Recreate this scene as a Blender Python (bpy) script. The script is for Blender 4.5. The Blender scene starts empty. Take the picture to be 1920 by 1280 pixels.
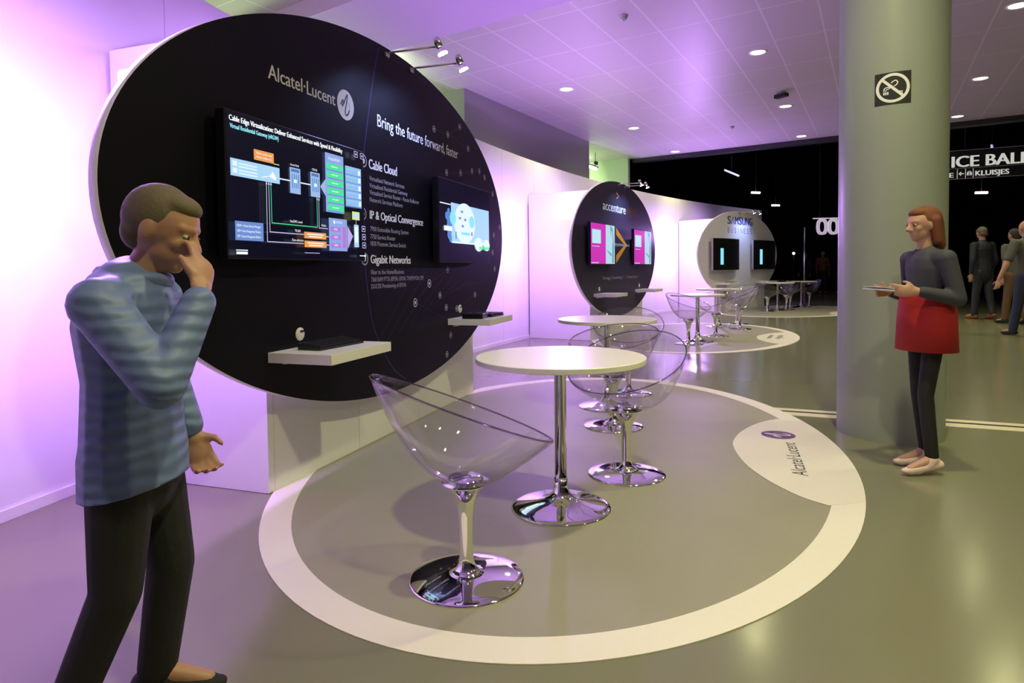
import bpy, bmesh, math, random
from mathutils import Vector, Matrix, Euler
random.seed(7)
sc = bpy.context.scene
COL = sc.collection
PI = math.pi

# ------------------------------------------------------------------ camera
cam_d = bpy.data.cameras.new('camera'); cam = bpy.data.objects.new('camera', cam_d); COL.objects.link(cam)
cam_d.sensor_width = 36.0; cam_d.sensor_fit = 'HORIZONTAL'
cam_d.lens = 1191.1/1920*36; cam_d.shift_x = (960-939.79)/1920; cam_d.shift_y = -(640-550.65)/1920
cam_d.clip_start = .05; cam_d.clip_end = 200
PITCH, ROLL, CAMH = .0378, -.01201, 1.143
fw = Vector((0, math.cos(PITCH), -math.sin(PITCH))); up0 = Vector((0, math.sin(PITCH), math.cos(PITCH))); rt0 = Vector((1, 0, 0))
rt = rt0*math.cos(ROLL) + up0*math.sin(ROLL); up = up0*math.cos(ROLL) - rt0*math.sin(ROLL)
cam.matrix_world = Matrix(((rt.x, up.x, -fw.x, 0), (rt.y, up.y, -fw.y, 0), (rt.z, up.z, -fw.z, CAMH), (0, 0, 0, 1)))
sc.camera = cam

# ------------------------------------------------------------------ view, world, main light levels
sc.view_settings.view_transform = 'Standard'; sc.view_settings.look = 'None'
sc.view_settings.gamma = 1; sc.view_settings.use_curve_mapping = False
sc.view_settings.exposure = 0.0
sc.cycles.transparent_max_bounces = 48; sc.cycles.max_bounces = 10; sc.cycles.diffuse_bounces = 5
sc.cycles.glossy_bounces = 6; sc.cycles.sample_clamp_indirect = 6
wd = bpy.data.worlds.new('world'); sc.world = wd; wd.use_nodes = True
wd.node_tree.nodes['Background'].inputs[0].default_value = (.55, .5, .6, 1)
wd.node_tree.nodes['Background'].inputs[1].default_value = .012

P_DOWN = 165; C_DOWN = (1.0, .98, .47)
P_FLOOD = (165, 155, 215); P_FILL_FAR = (34, 42, 36); P_TOP = (38, 22, 16); C_FLOOD = (.55, .265, 1.0)
P_SPOT = (30, 32, 26); C_SPOT = (.36, .46, 1.0)
P_RECESS = 90; C_RECESS = (.72, 1.0, .50)
P_HALL = 70; C_HALL = (1.0, .8, .6)

# booth frames: (x, y, heading); local x runs along the sign, local -y points out into the room
BOOTHS = [(-.711, 4.36, 1.2346), (2.084, 11.065, 1.065), (6.407, 16.979, .751)]
ZC = 4.14
ARC_C, ARC_R, WALL_H = (29.846, -4.453), 33.008, 2.97
GRID = math.radians(59.4)

def light(name, kind, loc, power, color, aim=None, parent=None, **kw):
    d = bpy.data.lights.new(name, kind); d.energy = power; d.color = color
    for k, v in kw.items(): setattr(d, k, v)
    o = bpy.data.objects.new(name, d); COL.objects.link(o); o.location = loc
    if aim is not None: o.rotation_euler = (Vector(aim)-Vector(loc)).to_track_quat('-Z', 'Y').to_euler()
    if parent: o.parent = parent
    return o

# ------------------------------------------------------------------ materials
M = {}
def nt(m): return m.node_tree.nodes, m.node_tree.links
def mat(name, col, rough=.5, metal=0., spec=.5, emit=None, es=1., bump=None, noise=None):
    m = bpy.data.materials.new(name); m.use_nodes = True; n, l = nt(m); b = n['Principled BSDF']
    b.inputs['Base Color'].default_value = (*col, 1); b.inputs['Roughness'].default_value = rough
    b.inputs['Metallic'].default_value = metal; b.inputs['Specular IOR Level'].default_value = spec
    if emit: b.inputs['Emission Color'].default_value = (*emit, 1); b.inputs['Emission Strength'].default_value = es
    if noise:
        tc = n.new('ShaderNodeTexCoord'); t = n.new('ShaderNodeTexNoise'); t.inputs['Scale'].default_value = noise[0]; t.inputs['Detail'].default_value = 6
        r = n.new('ShaderNodeMix'); r.data_type = 'RGBA'
        r.inputs[6].default_value = (*[c*(1-noise[1]) for c in col], 1); r.inputs[7].default_value = (*[min(1, c*(1+noise[1])) for c in col], 1)
        l.new(tc.outputs['Object'], t.inputs['Vector']); l.new(t.outputs['Fac'], r.inputs[0]); l.new(r.outputs[2], b.inputs['Base Color'])
    if bump:
        tc = n.new('ShaderNodeTexCoord'); t = n.new('ShaderNodeTexNoise'); t.inputs['Scale'].default_value = bump[0]
        bp = n.new('ShaderNodeBump'); bp.inputs['Strength'].default_value = bump[1]; bp.inputs['Distance'].default_value = .01
        l.new(tc.outputs['Object'], t.inputs['Vector']); l.new(t.outputs['Fac'], bp.inputs['Height']); l.new(bp.outputs[0], b.inputs['Normal'])
    M[name] = m
    return m
def emi(name, col, s=1.):
    return mat(name, (.004, .004, .006), .25, 0, .5, col, s)

mat('white_board', (.87, .86, .84), .55)
mat('white_laminate', (.84, .82, .74), .32)
mat('chrome', (.86, .86, .84), .05, 1.)
mat('brushed_steel', (.62, .60, .56), .28, 1.)
mat('black_print', (.0042, .0036, .0065), .45, spec=.15)
mat('plum_print', (.036, .030, .052), .42, spec=.4)
mat('grey_print', (.76, .74, .79), .45, spec=.4)
mat('black_plastic', (.008, .008, .010), .28)
mat('black_soft', (.012, .012, .014), .6)
mat('white_ink', (.86, .86, .9), .5)
mat('grey_ink', (.66, .63, .66), .5)
mat('dim_ink', (.40, .37, .47), .5)
mat('faint_ink', (.055, .05, .085), .5)
mat('violet_ink', (.06, .035, .25), .5)
mat('orange_ink', (.85, .36, .02), .5)
mat('dull_orange_ink', (.22, .07, .012), .5)
mat('blue_ink', (.035, .035, .30), .5)
mat('purple_ink', (.13, .03, .22), .5)
mat('dark_ink', (.03, .025, .03), .5)
mat('vinyl_white', (.84, .80, .72), .45)
mat('mat_grey', (.315, .305, .215), .5, noise=(3., .06))
mat('lens_white', (.80, .76, .68), .45)
mat('column_paint', (.31, .34, .31), .38, noise=(2.2, .04))
mat('beam_purple_light', (.66, .50, .78), .6)  # purple glow of the flood lamps put into the beam's colour
mat('pier_grey', (.27, .27, .26), .6)
mat('recess_wall', (.50, .55, .46), .7)
mat('hall_black', (.006, .006, .008), .8, spec=.2)
mat('lintel_black', (.012, .010, .018), .5)
mat('joint_metal', (.80, .74, .55), .38, .3)
mat('joint_gap', (.02, .016, .01), .8)
mat('skin', (.46, .24, .155), .5)
mat('skin_pink', (.55, .30, .22), .5)
mat('eye_white', (.42, .39, .37), .5); mat('eye_dark', (.02, .015, .01), .3)
mat('lamp_core', (.9, .9, .9), .4, emit=(1., .93, .78), es=9.)
mat('lamp_warm', (.9, .9, .9), .4, emit=(1., .80, .66), es=5.)
mat('lamp_cool', (.9, .9, .9), .4, emit=(.62, .6, 1.), es=1.1)
mat('bulb_cool', (.9, .9, .9), .4, emit=(.86, .88, 1.), es=14.)
mat('flood_lens', (.9, .9, .9), .4, emit=(.9, .8, 1.), es=14.)
mat('tube_green', (.9, .9, .9), .4, emit=(.85, 1., .68), es=5.)
mat('spark', (.9, .9, .9), .4, emit=(.9, 1., .95), es=5.)
for nme, c, s in (('scr_black', (.0012, .0014, .010), 1), ('scr_white', (.92, .96, 1.), 1.1), ('scr_cyan', (.30, .85, .95), 1), ('scr_blue', (.30, .52, .86), 1),
                  ('scr_steel', (.36, .50, .82), 1), ('scr_deep', (.10, .20, .50), 1), ('scr_legend', (.16, .28, .66), 1), ('scr_peri', (.28, .40, .80), 1),
                  ('scr_green', (.07, .82, .32), 1), ('scr_orange', (.86, .36, .10), 1), ('scr_purple', (.48, .20, .68), 1), ('scr_lilac', (.52, .42, .85), 1),
                  ('scr_yellow', (.72, .80, .22), 1), ('scr_line', (.62, .58, .90), 1), ('scr_mid', (.10, .26, .68), 1), ('scr_sky', (.42, .70, .95), 1),
                  ('scr_pale', (.80, .95, 1.), 1), ('scr_aqua', (.28, .80, .95), 1), ('scr_magenta', (.62, .035, .46), 1), ('scr_window', (.50, .80, .88), 1),
                  ('scr_photo', (.46, .72, .82), 1), ('scr_photo_dark', (.20, .34, .50), 1), ('scr_teal', (.22, .62, .72), 1)):
    emi(nme, c, s)

def mat_clear(name, tint, ior=1.5):
    m = bpy.data.materials.new(name); m.use_nodes = True; n, l = nt(m)
    for x in list(n): n.remove(x)
    o = n.new('ShaderNodeOutputMaterial'); mx = n.new('ShaderNodeMixShader'); tr = n.new('ShaderNodeBsdfTransparent'); gl = n.new('ShaderNodeBsdfGlossy'); fr = n.new('ShaderNodeLayerWeight')
    tr.inputs[0].default_value = (*tint, 1); gl.inputs['Roughness'].default_value = .03; fr.inputs[0].default_value = .5
    pw = n.new('ShaderNodeMath'); pw.operation = 'POWER'; pw.inputs[1].default_value = 4.5; l.new(fr.outputs['Facing'], pw.inputs[0])
    ma = n.new('ShaderNodeMath'); ma.operation = 'MULTIPLY_ADD'; r0 = ((ior-1)/(ior+1))**2; ma.inputs[1].default_value = .9-r0; ma.inputs[2].default_value = r0; l.new(pw.outputs[0], ma.inputs[0])
    l.new(ma.outputs[0], mx.inputs[0]); l.new(tr.outputs[0], mx.inputs[1]); l.new(gl.outputs[0], mx.inputs[2]); l.new(mx.outputs[0], o.inputs[0])
    M[name] = m
mat_clear('clear_plastic', (.982, .976, .986), 1.62)
mat_clear('clear_edge', (.60, .54, .64), 1.6)
mat_clear('glass_screen', (1, 1, 1), 1.35)

def mat_floor():
    m = mat('floor_resin', (.2, .2, .19), .22, spec=.36); n, l = nt(m); b = n['Principled BSDF']
    tc = n.new('ShaderNodeTexCoord'); a = n.new('ShaderNodeTexNoise'); a.inputs['Scale'].default_value = .9; a.inputs['Detail'].default_value = 8
    c = n.new('ShaderNodeValToRGB'); c.color_ramp.elements[0].position = .3; c.color_ramp.elements[1].position = .72
    c.color_ramp.elements[0].color = (.200, .200, .130, 1); c.color_ramp.elements[1].color = (.216, .216, .142, 1)
    s = n.new('ShaderNodeTexNoise'); s.inputs['Scale'].default_value = 7; s.inputs['Detail'].default_value = 3
    r = n.new('ShaderNodeMapRange'); r.inputs[3].default_value = .15; r.inputs[4].default_value = .21
    l.new(tc.outputs['Object'], a.inputs['Vector']); l.new(a.outputs['Fac'], c.inputs[0]); l.new(c.outputs[0], b.inputs['Base Color'])
    l.new(tc.outputs['Object'], s.inputs['Vector']); l.new(s.outputs['Fac'], r.inputs[0]); l.new(r.outputs[0], b.inputs['Roughness'])
mat_floor()

def mat_ceiling():
    m = mat('ceiling_tiles', (.78, .77, .76), .6); n, l = nt(m); b = n['Principled BSDF']
    tc = n.new('ShaderNodeTexCoord'); lines = []
    # two families of tile joints (metres): normal direction, spacing, offset
    for (nx, ny, sp, of) in ((math.sin(GRID), -math.cos(GRID), .6, .0), (math.sin(math.radians(33)), math.cos(math.radians(33)), 1.2, .42)):
        d = n.new('ShaderNodeVectorMath'); d.operation = 'DOT_PRODUCT'; d.inputs[1].default_value = (nx, ny, 0)
        l.new(tc.outputs['Object'], d.inputs[0])
        ad = n.new('ShaderNodeMath'); ad.operation = 'ADD'; ad.inputs[1].default_value = of; l.new(d.outputs['Value'], ad.inputs[0])
        q = n.new('ShaderNodeMath'); q.operation = 'DIVIDE'; q.inputs[1].default_value = sp; l.new(ad.outputs[0], q.inputs[0])
        f = n.new('ShaderNodeMath'); f.operation = 'PINGPONG'; f.inputs[1].default_value = .5; l.new(q.outputs[0], f.inputs[0])
        w = n.new('ShaderNodeMath'); w.operation = 'LESS_THAN'; w.inputs[1].default_value = .011/sp; l.new(f.outputs[0], w.inputs[0]); lines.append(w)
    mx = n.new('ShaderNodeMath'); mx.operation = 'MAXIMUM'; l.new(lines[0].outputs[0], mx.inputs[0]); l.new(lines[1].outputs[0], mx.inputs[1])
    c = n.new('ShaderNodeMix'); c.data_type = 'RGBA'; c.inputs[6].default_value = (.60, .52, .60, 1); c.inputs[7].default_value = (.76, .68, .76, 1)
    l.new(mx.outputs[0], c.inputs[0]); l.new(c.outputs[2], b.inputs['Base Color']); b.inputs['Roughness'].default_value = .42
mat_ceiling()

def mat_wall():
    m = mat('curved_wall_board', (.86, .85, .86), .5); n, l = nt(m); b = n['Principled BSDF']
    tc = n.new('ShaderNodeTexCoord'); sp = n.new('ShaderNodeSeparateXYZ'); l.new(tc.outputs['Object'], sp.inputs[0])
    a = n.new('ShaderNodeMath'); a.operation = 'ARCTAN2'; ng = n.new('ShaderNodeMath'); ng.operation = 'MULTIPLY'; ng.inputs[1].default_value = -1
    l.new(sp.outputs[0], ng.inputs[0]); l.new(sp.outputs[1], a.inputs[0]); l.new(ng.outputs[0], a.inputs[1])
    s = n.new('ShaderNodeMath'); s.operation = 'MULTIPLY'; s.inputs[1].default_value = ARC_R/1.22; l.new(a.outputs[0], s.inputs[0])
    f = n.new('ShaderNodeMath'); f.operation = 'PINGPONG'; f.inputs[1].default_value = .5; l.new(s.outputs[0], f.inputs[0])
    w = n.new('ShaderNodeMath'); w.operation = 'LESS_THAN'; w.inputs[1].default_value = .0028; l.new(f.outputs[0], w.inputs[0])
    c = n.new('ShaderNodeMix'); c.data_type = 'RGBA'; c.inputs[6].default_value = (.86, .85, .86, 1); c.inputs[7].default_value = (.55, .5, .55, 1)
    l.new(w.outputs[0], c.inputs[0]); l.new(c.outputs[2], b.inputs['Base Color'])
mat_wall()

def mat_quilt():
    m = mat('blue_quilt', (.10, .20, .34), .5); n, l = nt(m); b = n['Principled BSDF']
    tc = n.new('ShaderNodeTexCoord'); w = n.new('ShaderNodeTexWave'); w.bands_direction = 'Z'; w.inputs['Scale'].default_value = 9; w.inputs['Distortion'].default_value = 3.5; w.inputs['Detail'].default_value = 1
    c = n.new('ShaderNodeMix'); c.data_type = 'RGBA'; c.inputs[6].default_value = (.125, .182, .370, 1); c.inputs[7].default_value = (.152, .218, .425, 1)
    bp = n.new('ShaderNodeBump'); bp.inputs['Strength'].default_value = .3; bp.inputs['Distance'].default_value = .010
    l.new(tc.outputs['Object'], w.inputs['Vector']); l.new(w.outputs['Fac'], c.inputs[0]); l.new(c.outputs[2], b.inputs['Base Color'])
    l.new(w.outputs['Fac'], bp.inputs['Height']); l.new(bp.outputs[0], b.inputs['Normal'])
mat_quilt()
for nme, c in (('cloth_black', (.010, .010, .011)), ('cloth_navy', (.014, .016, .028)), ('cloth_red', (.42, .012, .016)), ('cloth_knit', (.045, .045, .065)), ('cloth_grey', (.085, .085, .075)),
               ('cloth_jeans', (.03, .04, .085)), ('cloth_brown', (.13, .075, .035)), ('cloth_suit', (.012, .014, .026)), ('cloth_slate', (.03, .035, .04)), ('cloth_lilac', (.20, .16, .30)),
               ('hair_dark', (.03, .022, .016)), ('hair_tan', (.13, .10, .055)), ('hair_grey', (.12, .085, .06)), ('hair_auburn', (.16, .045, .018)),
               ('shoe_tan', (.30, .10, .035)), ('shoe_black', (.012, .012, .012)), ('shoe_pink', (.78, .60, .55)), ('paper', (.7, .75, .8)), ('strap', (.03, .02, .015)), ('watch', (.6, .55, .4))):
    mat(nme, c, .75, bump=(140, .15))

# ------------------------------------------------------------------ mesh helpers
def new(): return bmesh.new()
def _mi(bm, fs, mi):
    for f in fs: f.material_index = mi
def box(bm, c, s, rot=None, mi=0, bev=0.):
    r = bmesh.ops.create_cube(bm, size=1)['verts']
    mtx = Matrix.Translation(c) @ (rot.to_4x4() if rot else Matrix.Identity(4)) @ Matrix.Diagonal((*s, 1))
    bmesh.ops.transform(bm, matrix=mtx, verts=r)
    fs = {f for v in r for f in v.link_faces}; _mi(bm, fs, mi)
    if bev:
        es = {e for f in fs for e in f.edges}
        g = bmesh.ops.bevel(bm, geom=list(es), offset=bev, segments=2, affect='EDGES', profile=.5); _mi(bm, g['faces'], mi)
def lathe(bm, prof, seg=48, mtx=None, mi=0, smooth=True):
    rings = []
    for r, z in prof:
        if r < 1e-6: rings.append([bm.verts.new((0, 0, z))])
        else: rings.append([bm.verts.new((r*math.cos(2*PI*k/seg), r*math.sin(2*PI*k/seg), z)) for k in range(seg)])
    fs = []
    for a, b in zip(rings, rings[1:]):
        for k in range(seg):
            k2 = (k+1) % seg
            if len(a) == 1 and len(b) == 1: continue
            if len(a) == 1: vs = (a[0], b[k2], b[k])
            elif len(b) == 1: vs = (a[k], a[k2], b[0])
            else: vs = (a[k], a[k2], b[k2], b[k])
            f = bm.faces.new(vs); f.smooth = smooth; f.material_index = mi; fs.append(f)
    if mtx: bmesh.ops.transform(bm, matrix=mtx, verts=[v for r in rings for v in r])
    return fs
def tube(bm, pts, r, seg=10, mi=0, closed=False):
    pts = [Vector(p) for p in pts]; n = len(pts); rings = []
    rr = r if isinstance(r, (list, tuple)) else [r]*n
    up_ = Vector((0, 0, 1)); prev = None
    for i, p in enumerate(pts):
        if closed: t = pts[(i+1) % n]-pts[i-1]
        else: t = pts[min(i+1, n-1)]-pts[max(i-1, 0)]
        t.normalize()
        a = (prev - t*prev.dot(t)) if prev is not None else (up_ if abs(t.z) < .95 else Vector((1, 0, 0))).cross(t)
        a.normalize(); prev = a; b = t.cross(a)
        rings.append([bm.verts.new(p + (a*math.cos(2*PI*k/seg)+b*math.sin(2*PI*k/seg))*rr[i]) for k in range(seg)])
    m = n if closed else n-1
    for i in range(m):
        A, B = rings[i], rings[(i+1) % n]
        for k in range(seg):
            f = bm.faces.new((A[k], A[(k+1) % seg], B[(k+1) % seg], B[k])); f.smooth = True; f.material_index = mi
    if not closed:
        for R_, inv in ((rings[0], True), (rings[-1], False)):
            f = bm.faces.new(R_[::-1] if inv else R_); f.material_index = mi
def prism(bm, poly, z0, z1, mi=0, mi_side=None):
    a = [bm.verts.new((x, y, z0)) for x, y in poly]; b = [bm.verts.new((x, y, z1)) for x, y in poly]; n = len(poly)
    f = bm.faces.new(a[::-1]); f.material_index = mi; f = bm.faces.new(b); f.material_index = mi
    for k in range(n):
        f = bm.faces.new((a[k], a[(k+1) % n], b[(k+1) % n], b[k])); f.material_index = mi if mi_side is None else mi_side
def obj(name, bm, mats, parent=None, loc=None, rotz=None, fix=True):
    if fix: bmesh.ops.recalc_face_normals(bm, faces=bm.faces[:])
    me = bpy.data.meshes.new(name); bm.to_mesh(me); bm.free()
    for m in (mats if isinstance(mats, (list, tuple)) else [mats]): me.materials.append(M[m])
    o = bpy.data.objects.new(name, me); COL.objects.link(o)
    if parent is not None: o.parent = parent
    if loc is not None: o.location = loc
    if rotz is not None: o.rotation_euler = (0, 0, rotz)
    return o
def tag(o, label, cat, group=None, kind=None):
    if label: o['label'] = label
    if cat: o['category'] = cat
    if group: o['group'] = group
    if kind: o['kind'] = kind
    return o
def thing(name, label, cat, loc=(0, 0, 0), rotz=0., group=None):
    o = bpy.data.objects.new(name, None); COL.objects.link(o); o.location = loc; o.rotation_euler = (0, 0, rotz); o.empty_display_size = .1
    return tag(o, label, cat, group)
def struct(o, label=None): 
    o['kind'] = 'structure'
    if label: o['label'] = label
    return o
def dup(root, loc, rotz, label, group=None):
    r = root.copy(); COL.objects.link(r); r.location = loc; r.rotation_euler = (0, 0, rotz); r['label'] = label
    if group: r['group'] = group
    for ch in list(root.children):
        c = ch.copy(); COL.objects.link(c); c.parent = r
        for g in ch.children:
            d = g.copy(); COL.objects.link(d); d.parent = c
    return r
def W(b, u, v, z=0.):
    "booth-local (u along the sign, v out into the room, z up) to world"
    x, y, h = BOOTHS[b]
    return Vector((x+u*math.cos(h)+v*math.sin(h), y+u*math.sin(h)-v*math.cos(h), z))

# flat lettering: every glyph becomes real mesh, gathered into one bmesh per board
_H = [None]
def text_verts(s):
    cu = bpy.data.curves.new('t', 'FONT'); cu.body = s; cu.resolution_u = 3; cu.size = 1
    o = bpy.data.objects.new('t', cu); COL.objects.link(o); dg = bpy.context.evaluated_depsgraph_get(); dg.update()
    me = bpy.data.meshes.new_from_object(o.evaluated_get(dg)); vs = [v.co.copy() for v in me.vertices]; fs = [tuple(p.vertices) for p in me.polygons]
    bpy.data.objects.remove(o); bpy.data.curves.remove(cu); bpy.data.meshes.remove(me)
    return vs, fs
def text(bm, s, x, z, w, cap, mi=0, y=0., frame=None, bold=0.):
    "baseline starts at (x, z); stretched to width w and capital height cap; lies in the local XZ plane facing -y, or mapped by frame"
    if _H[0] is None: _H[0] = max(v.y for v in text_verts('H')[0])
    vs, fs = text_verts(s); x0 = min(v.x for v in vs); x1 = max(v.x for v in vs)
    reps = [0.] if not bold else [-bold, bold]
    for dx in reps:
        nv = []
        for v in vs:
            px = x+(v.x-x0)/(x1-x0)*w+dx; pz = z+v.y/_H[0]*cap
            nv.append(bm.verts.new(frame(px, pz) if frame else (px, y-.0002*(dx > 0), pz)))
        for f in fs:
            try: g = bm.faces.new([nv[i] for i in f]); g.material_index = mi
            except ValueError: pass
def line_obj(name, s, x, z, w, cap, ink, parent, **kw):
    kw.setdefault('y', -.0015)
    bm = new(); text(bm, s, x, z, w, cap, 0, **kw); return obj(name, bm, ink, parent, fix=False)
def quad(bm, pts, mi=0):
    f = bm.faces.new([bm.verts.new(p) for p in pts]); f.material_index = mi
def ringflat(bm, x, z, r0, r1, mi=0, y=0., seg=28, frame=None, sx=1., a0=0., a1=2*PI):
    fr = frame or (lambda a, b: (a, y, b))
    n = seg
    for k in range(n):
        t0 = a0+(a1-a0)*k/n; t1 = a0+(a1-a0)*(k+1)/n
        if r0 > 1e-6: quad(bm, [fr(x+r0*sx*math.cos(t0), z+r0*math.sin(t0)), fr(x+r1*sx*math.cos(t0), z+r1*math.sin(t0)), fr(x+r1*sx*math.cos(t1), z+r1*math.sin(t1)), fr(x+r0*sx*math.cos(t1), z+r0*math.sin(t1))], mi)
        else: quad(bm, [fr(x, z), fr(x+r1*sx*math.cos(t0), z+r1*math.sin(t0)), fr(x+r1*sx*math.cos(t1), z+r1*math.sin(t1))], mi)
def strokeflat(bm, pts, w, mi=0, y=0., frame=None):
    fr = frame or (lambda a, b: (a, y, b))
    pts = [Vector(p) for p in pts]; L, R_ = [], []
    for i, p in enumerate(pts):
        t = (pts[min(i+1, len(pts)-1)]-pts[max(i-1, 0)]).normalized(); n = Vector((-t.y, t.x)); ww = w[i] if isinstance(w, (list, tuple)) else w
        L.append(p+n*ww/2); R_.append(p-n*ww/2)
    for i in range(len(pts)-1): quad(bm, [fr(*L[i]), fr(*R_[i]), fr(*R_[i+1]), fr(*L[i+1])], mi)
def spline(pts, n=8):
    out = []; P = [Vector(p) for p in pts]; P = [P[0]]+P+[P[-1]]
    for i in range(1, len(P)-2):
        for k in range(n):
            t = k/n; a, b, c, d = P[i-1], P[i], P[i+1], P[i+2]
            out.append(.5*((2*b)+(c-a)*t+(2*a-5*b+4*c-d)*t*t+(3*b-a-3*c+d)*t**3))
    out.append(P[-2]); return out

# ------------------------------------------------------------------ the setting
bm = new(); prism(bm, [(-14, -9), (26, -9), (26, 32), (-14, 32)], -.12, 0); struct(obj('floor', bm, 'floor_resin'), 'polished grey resin floor')
EDGE0, EDGE1 = (3.64, 17.58), (18.4, 7.6)
bm = new(); prism(bm, [(-12, -8), (18.4, -8), EDGE1, (10.59, 12.94), (7.86, 14.83), EDGE0, (1.0, 19.0), (-12, 12.0)], ZC, ZC+.1)
struct(obj('ceiling', bm, 'ceiling_tiles'), 'white tiled ceiling')
gx, gy = math.cos(GRID), math.sin(GRID); nx, ny = gy, -gx       # along the pier, out of the pier
def G(a, b): return (-.57+gx*a+nx*b, 10.58+gy*a+ny*b)
bm = new(); prism(bm, [G(0, 0), G(5.28, 0), G(5.28, -1.2), G(0, -1.2)], 0, ZC); struct(obj('wall_pier', bm, 'pier_grey'), 'grey wall block behind the curved white wall')
bm = new(); prism(bm, [G(-14, -1.3), G(8.15, -1.3), G(8.15, -1.45), G(-14, -1.45)], 0, ZC)
prism(bm, [G(8.0, -1.3), G(8.15, -1.3), G(8.15, 0), G(8.0, 0)], 0, ZC)
struct(obj('wall_back', bm, 'recess_wall'), 'pale wall of the recess behind the stands')
# bulkhead crossing the ceiling
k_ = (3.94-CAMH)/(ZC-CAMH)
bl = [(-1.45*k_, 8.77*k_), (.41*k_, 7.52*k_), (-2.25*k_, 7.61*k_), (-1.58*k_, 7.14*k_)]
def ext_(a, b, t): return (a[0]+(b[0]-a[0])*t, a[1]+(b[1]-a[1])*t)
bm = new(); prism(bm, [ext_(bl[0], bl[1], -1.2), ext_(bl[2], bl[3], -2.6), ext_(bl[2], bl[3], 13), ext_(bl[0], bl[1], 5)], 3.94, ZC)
struct(obj('ceiling_beam', bm, 'beam_purple_light'), 'boxed beam crossing under the tiled ceiling')
# dark hall beyond the ceiling edge
ex, ey = (EDGE1[0]-EDGE0[0]), (EDGE1[1]-EDGE0[1]); el = math.hypot(ex, ey); ex /= el; ey /= el
bm = new(); prism(bm, [EDGE0, EDGE1, (EDGE1[0]-ey*.25, EDGE1[1]+ex*.25), (EDGE0[0]-ey*.25, EDGE0[1]+ex*.25)], ZC-.10, ZC+2.2)
struct(obj('trim_1', bm, 'lintel_black'), 'black lintel where the white ceiling ends')
bm = new(); prism(bm, [(2, 9), (26, 5), (26, 32), (2, 32)], 6.4, 6.5); struct(obj('ceiling_hall', bm, 'hall_black'), 'black ceiling of the dark hall')
bm = new(); prism(bm, [(-2, 30), (26, 30), (26, 30.2), (-2, 30.2)], 0, 6.4); struct(obj('wall_far', bm, 'hall_black'), 'black end wall of the dark hall')
bm = new(); prism(bm, [(23, -9), (23.2, -9), (23.2, 30), (23, 30)], 0, 6.4); struct(obj('wall_right', bm, 'hall_black'))
bm = new(); prism(bm, [(-14, -8.2), (23, -8.2), (23, -8), (-14, -8)], 0, ZC); struct(obj('wall_rear', bm, 'pier_grey'))
# curved display wall
def arcpts(r, a0, a1, n): return [(r*math.cos(math.radians(a0+(a1-a0)*k/n)), r*math.sin(math.radians(a0+(a1-a0)*k/n))) for k in range(n+1)]
A0, A1 = 176.5, 130.3
bm = new(); inn, out = arcpts(ARC_R, A0, A1, 90), arcpts(ARC_R+.10, A0, A1, 90)
for z0, z1 in ((0, WALL_H),):
    vi0 = [bm.verts.new((*p, z0)) for p in inn]; vi1 = [bm.verts.new((*p, z1)) for p in inn]; vo0 = [bm.verts.new((*p, z0)) for p in out]; vo1 = [bm.verts.new((*p, z1)) for p in out]
    for k in range(90):
        for a, b, c, d in ((vi0[k], vi0[k+1], vi1[k+1], vi1[k]), (vo0[k+1], vo0[k], vo1[k], vo1[k+1]), (vi1[k], vi1[k+1], vo1[k+1], vo1[k])):
            f = bm.faces.new((a, b, c, d)); f.smooth = True
    for k in (0, 90): bm.faces.new((vi0[k], vi1[k], vo1[k], vo0[k]))
w_ = struct(obj('wall_left', bm, 'curved_wall_board', loc=(*ARC_C, 0)), 'long curved white display wall')
for p_ in w_.data.polygons:
    if abs(p_.normal.z) > .5: p_.use_smooth = False
bm = new(); inn, out = arcpts(ARC_R-.014, A0, A1, 60), arcpts(ARC_R-.001, A0, A1, 60)
for k in range(60):
    a, b, c, d = inn[k], inn[k+1], out[k+1], out[k]
    quad(bm, [(*a, .001), (*b, .001), (*b, .055), (*a, .055)]); quad(bm, [(*a, .055), (*b, .055), (*c, .055), (*d, .055)])
struct(obj('baseboard_left', bm, 'white_board', loc=(*ARC_C, 0)))
# column
bm = new(); lathe(bm, [(.317, 0), (.317, ZC)], 96); struct(obj('column', bm, 'column_paint', loc=(2.635, 4.297, 0)), 'round grey concrete column')
# metal joint strips across the floor
jd = Vector((1, -.4187, 0)).normalized(); jn = Vector((-jd.y, jd.x, 0))
jo = Vector((2.55, 4.83, 0))
bm = new()
for off, wd_, mi in ((.085, .085, 0), (-.065, .115, 0), (.018, .05, 1)):
    a = jo+jd*-3.0+jn*off; b = jo+jd*12+jn*off; h = jn*wd_/2
    prism(bm, [(a-h)[:2], (b-h)[:2], (b+h)[:2], (a+h)[:2]], .0002, .0016 if mi == 0 else .0008, mi)
struct(obj('trim_2', bm, ['joint_metal', 'joint_gap']), 'pale metal expansion joint strips in the floor')

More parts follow.
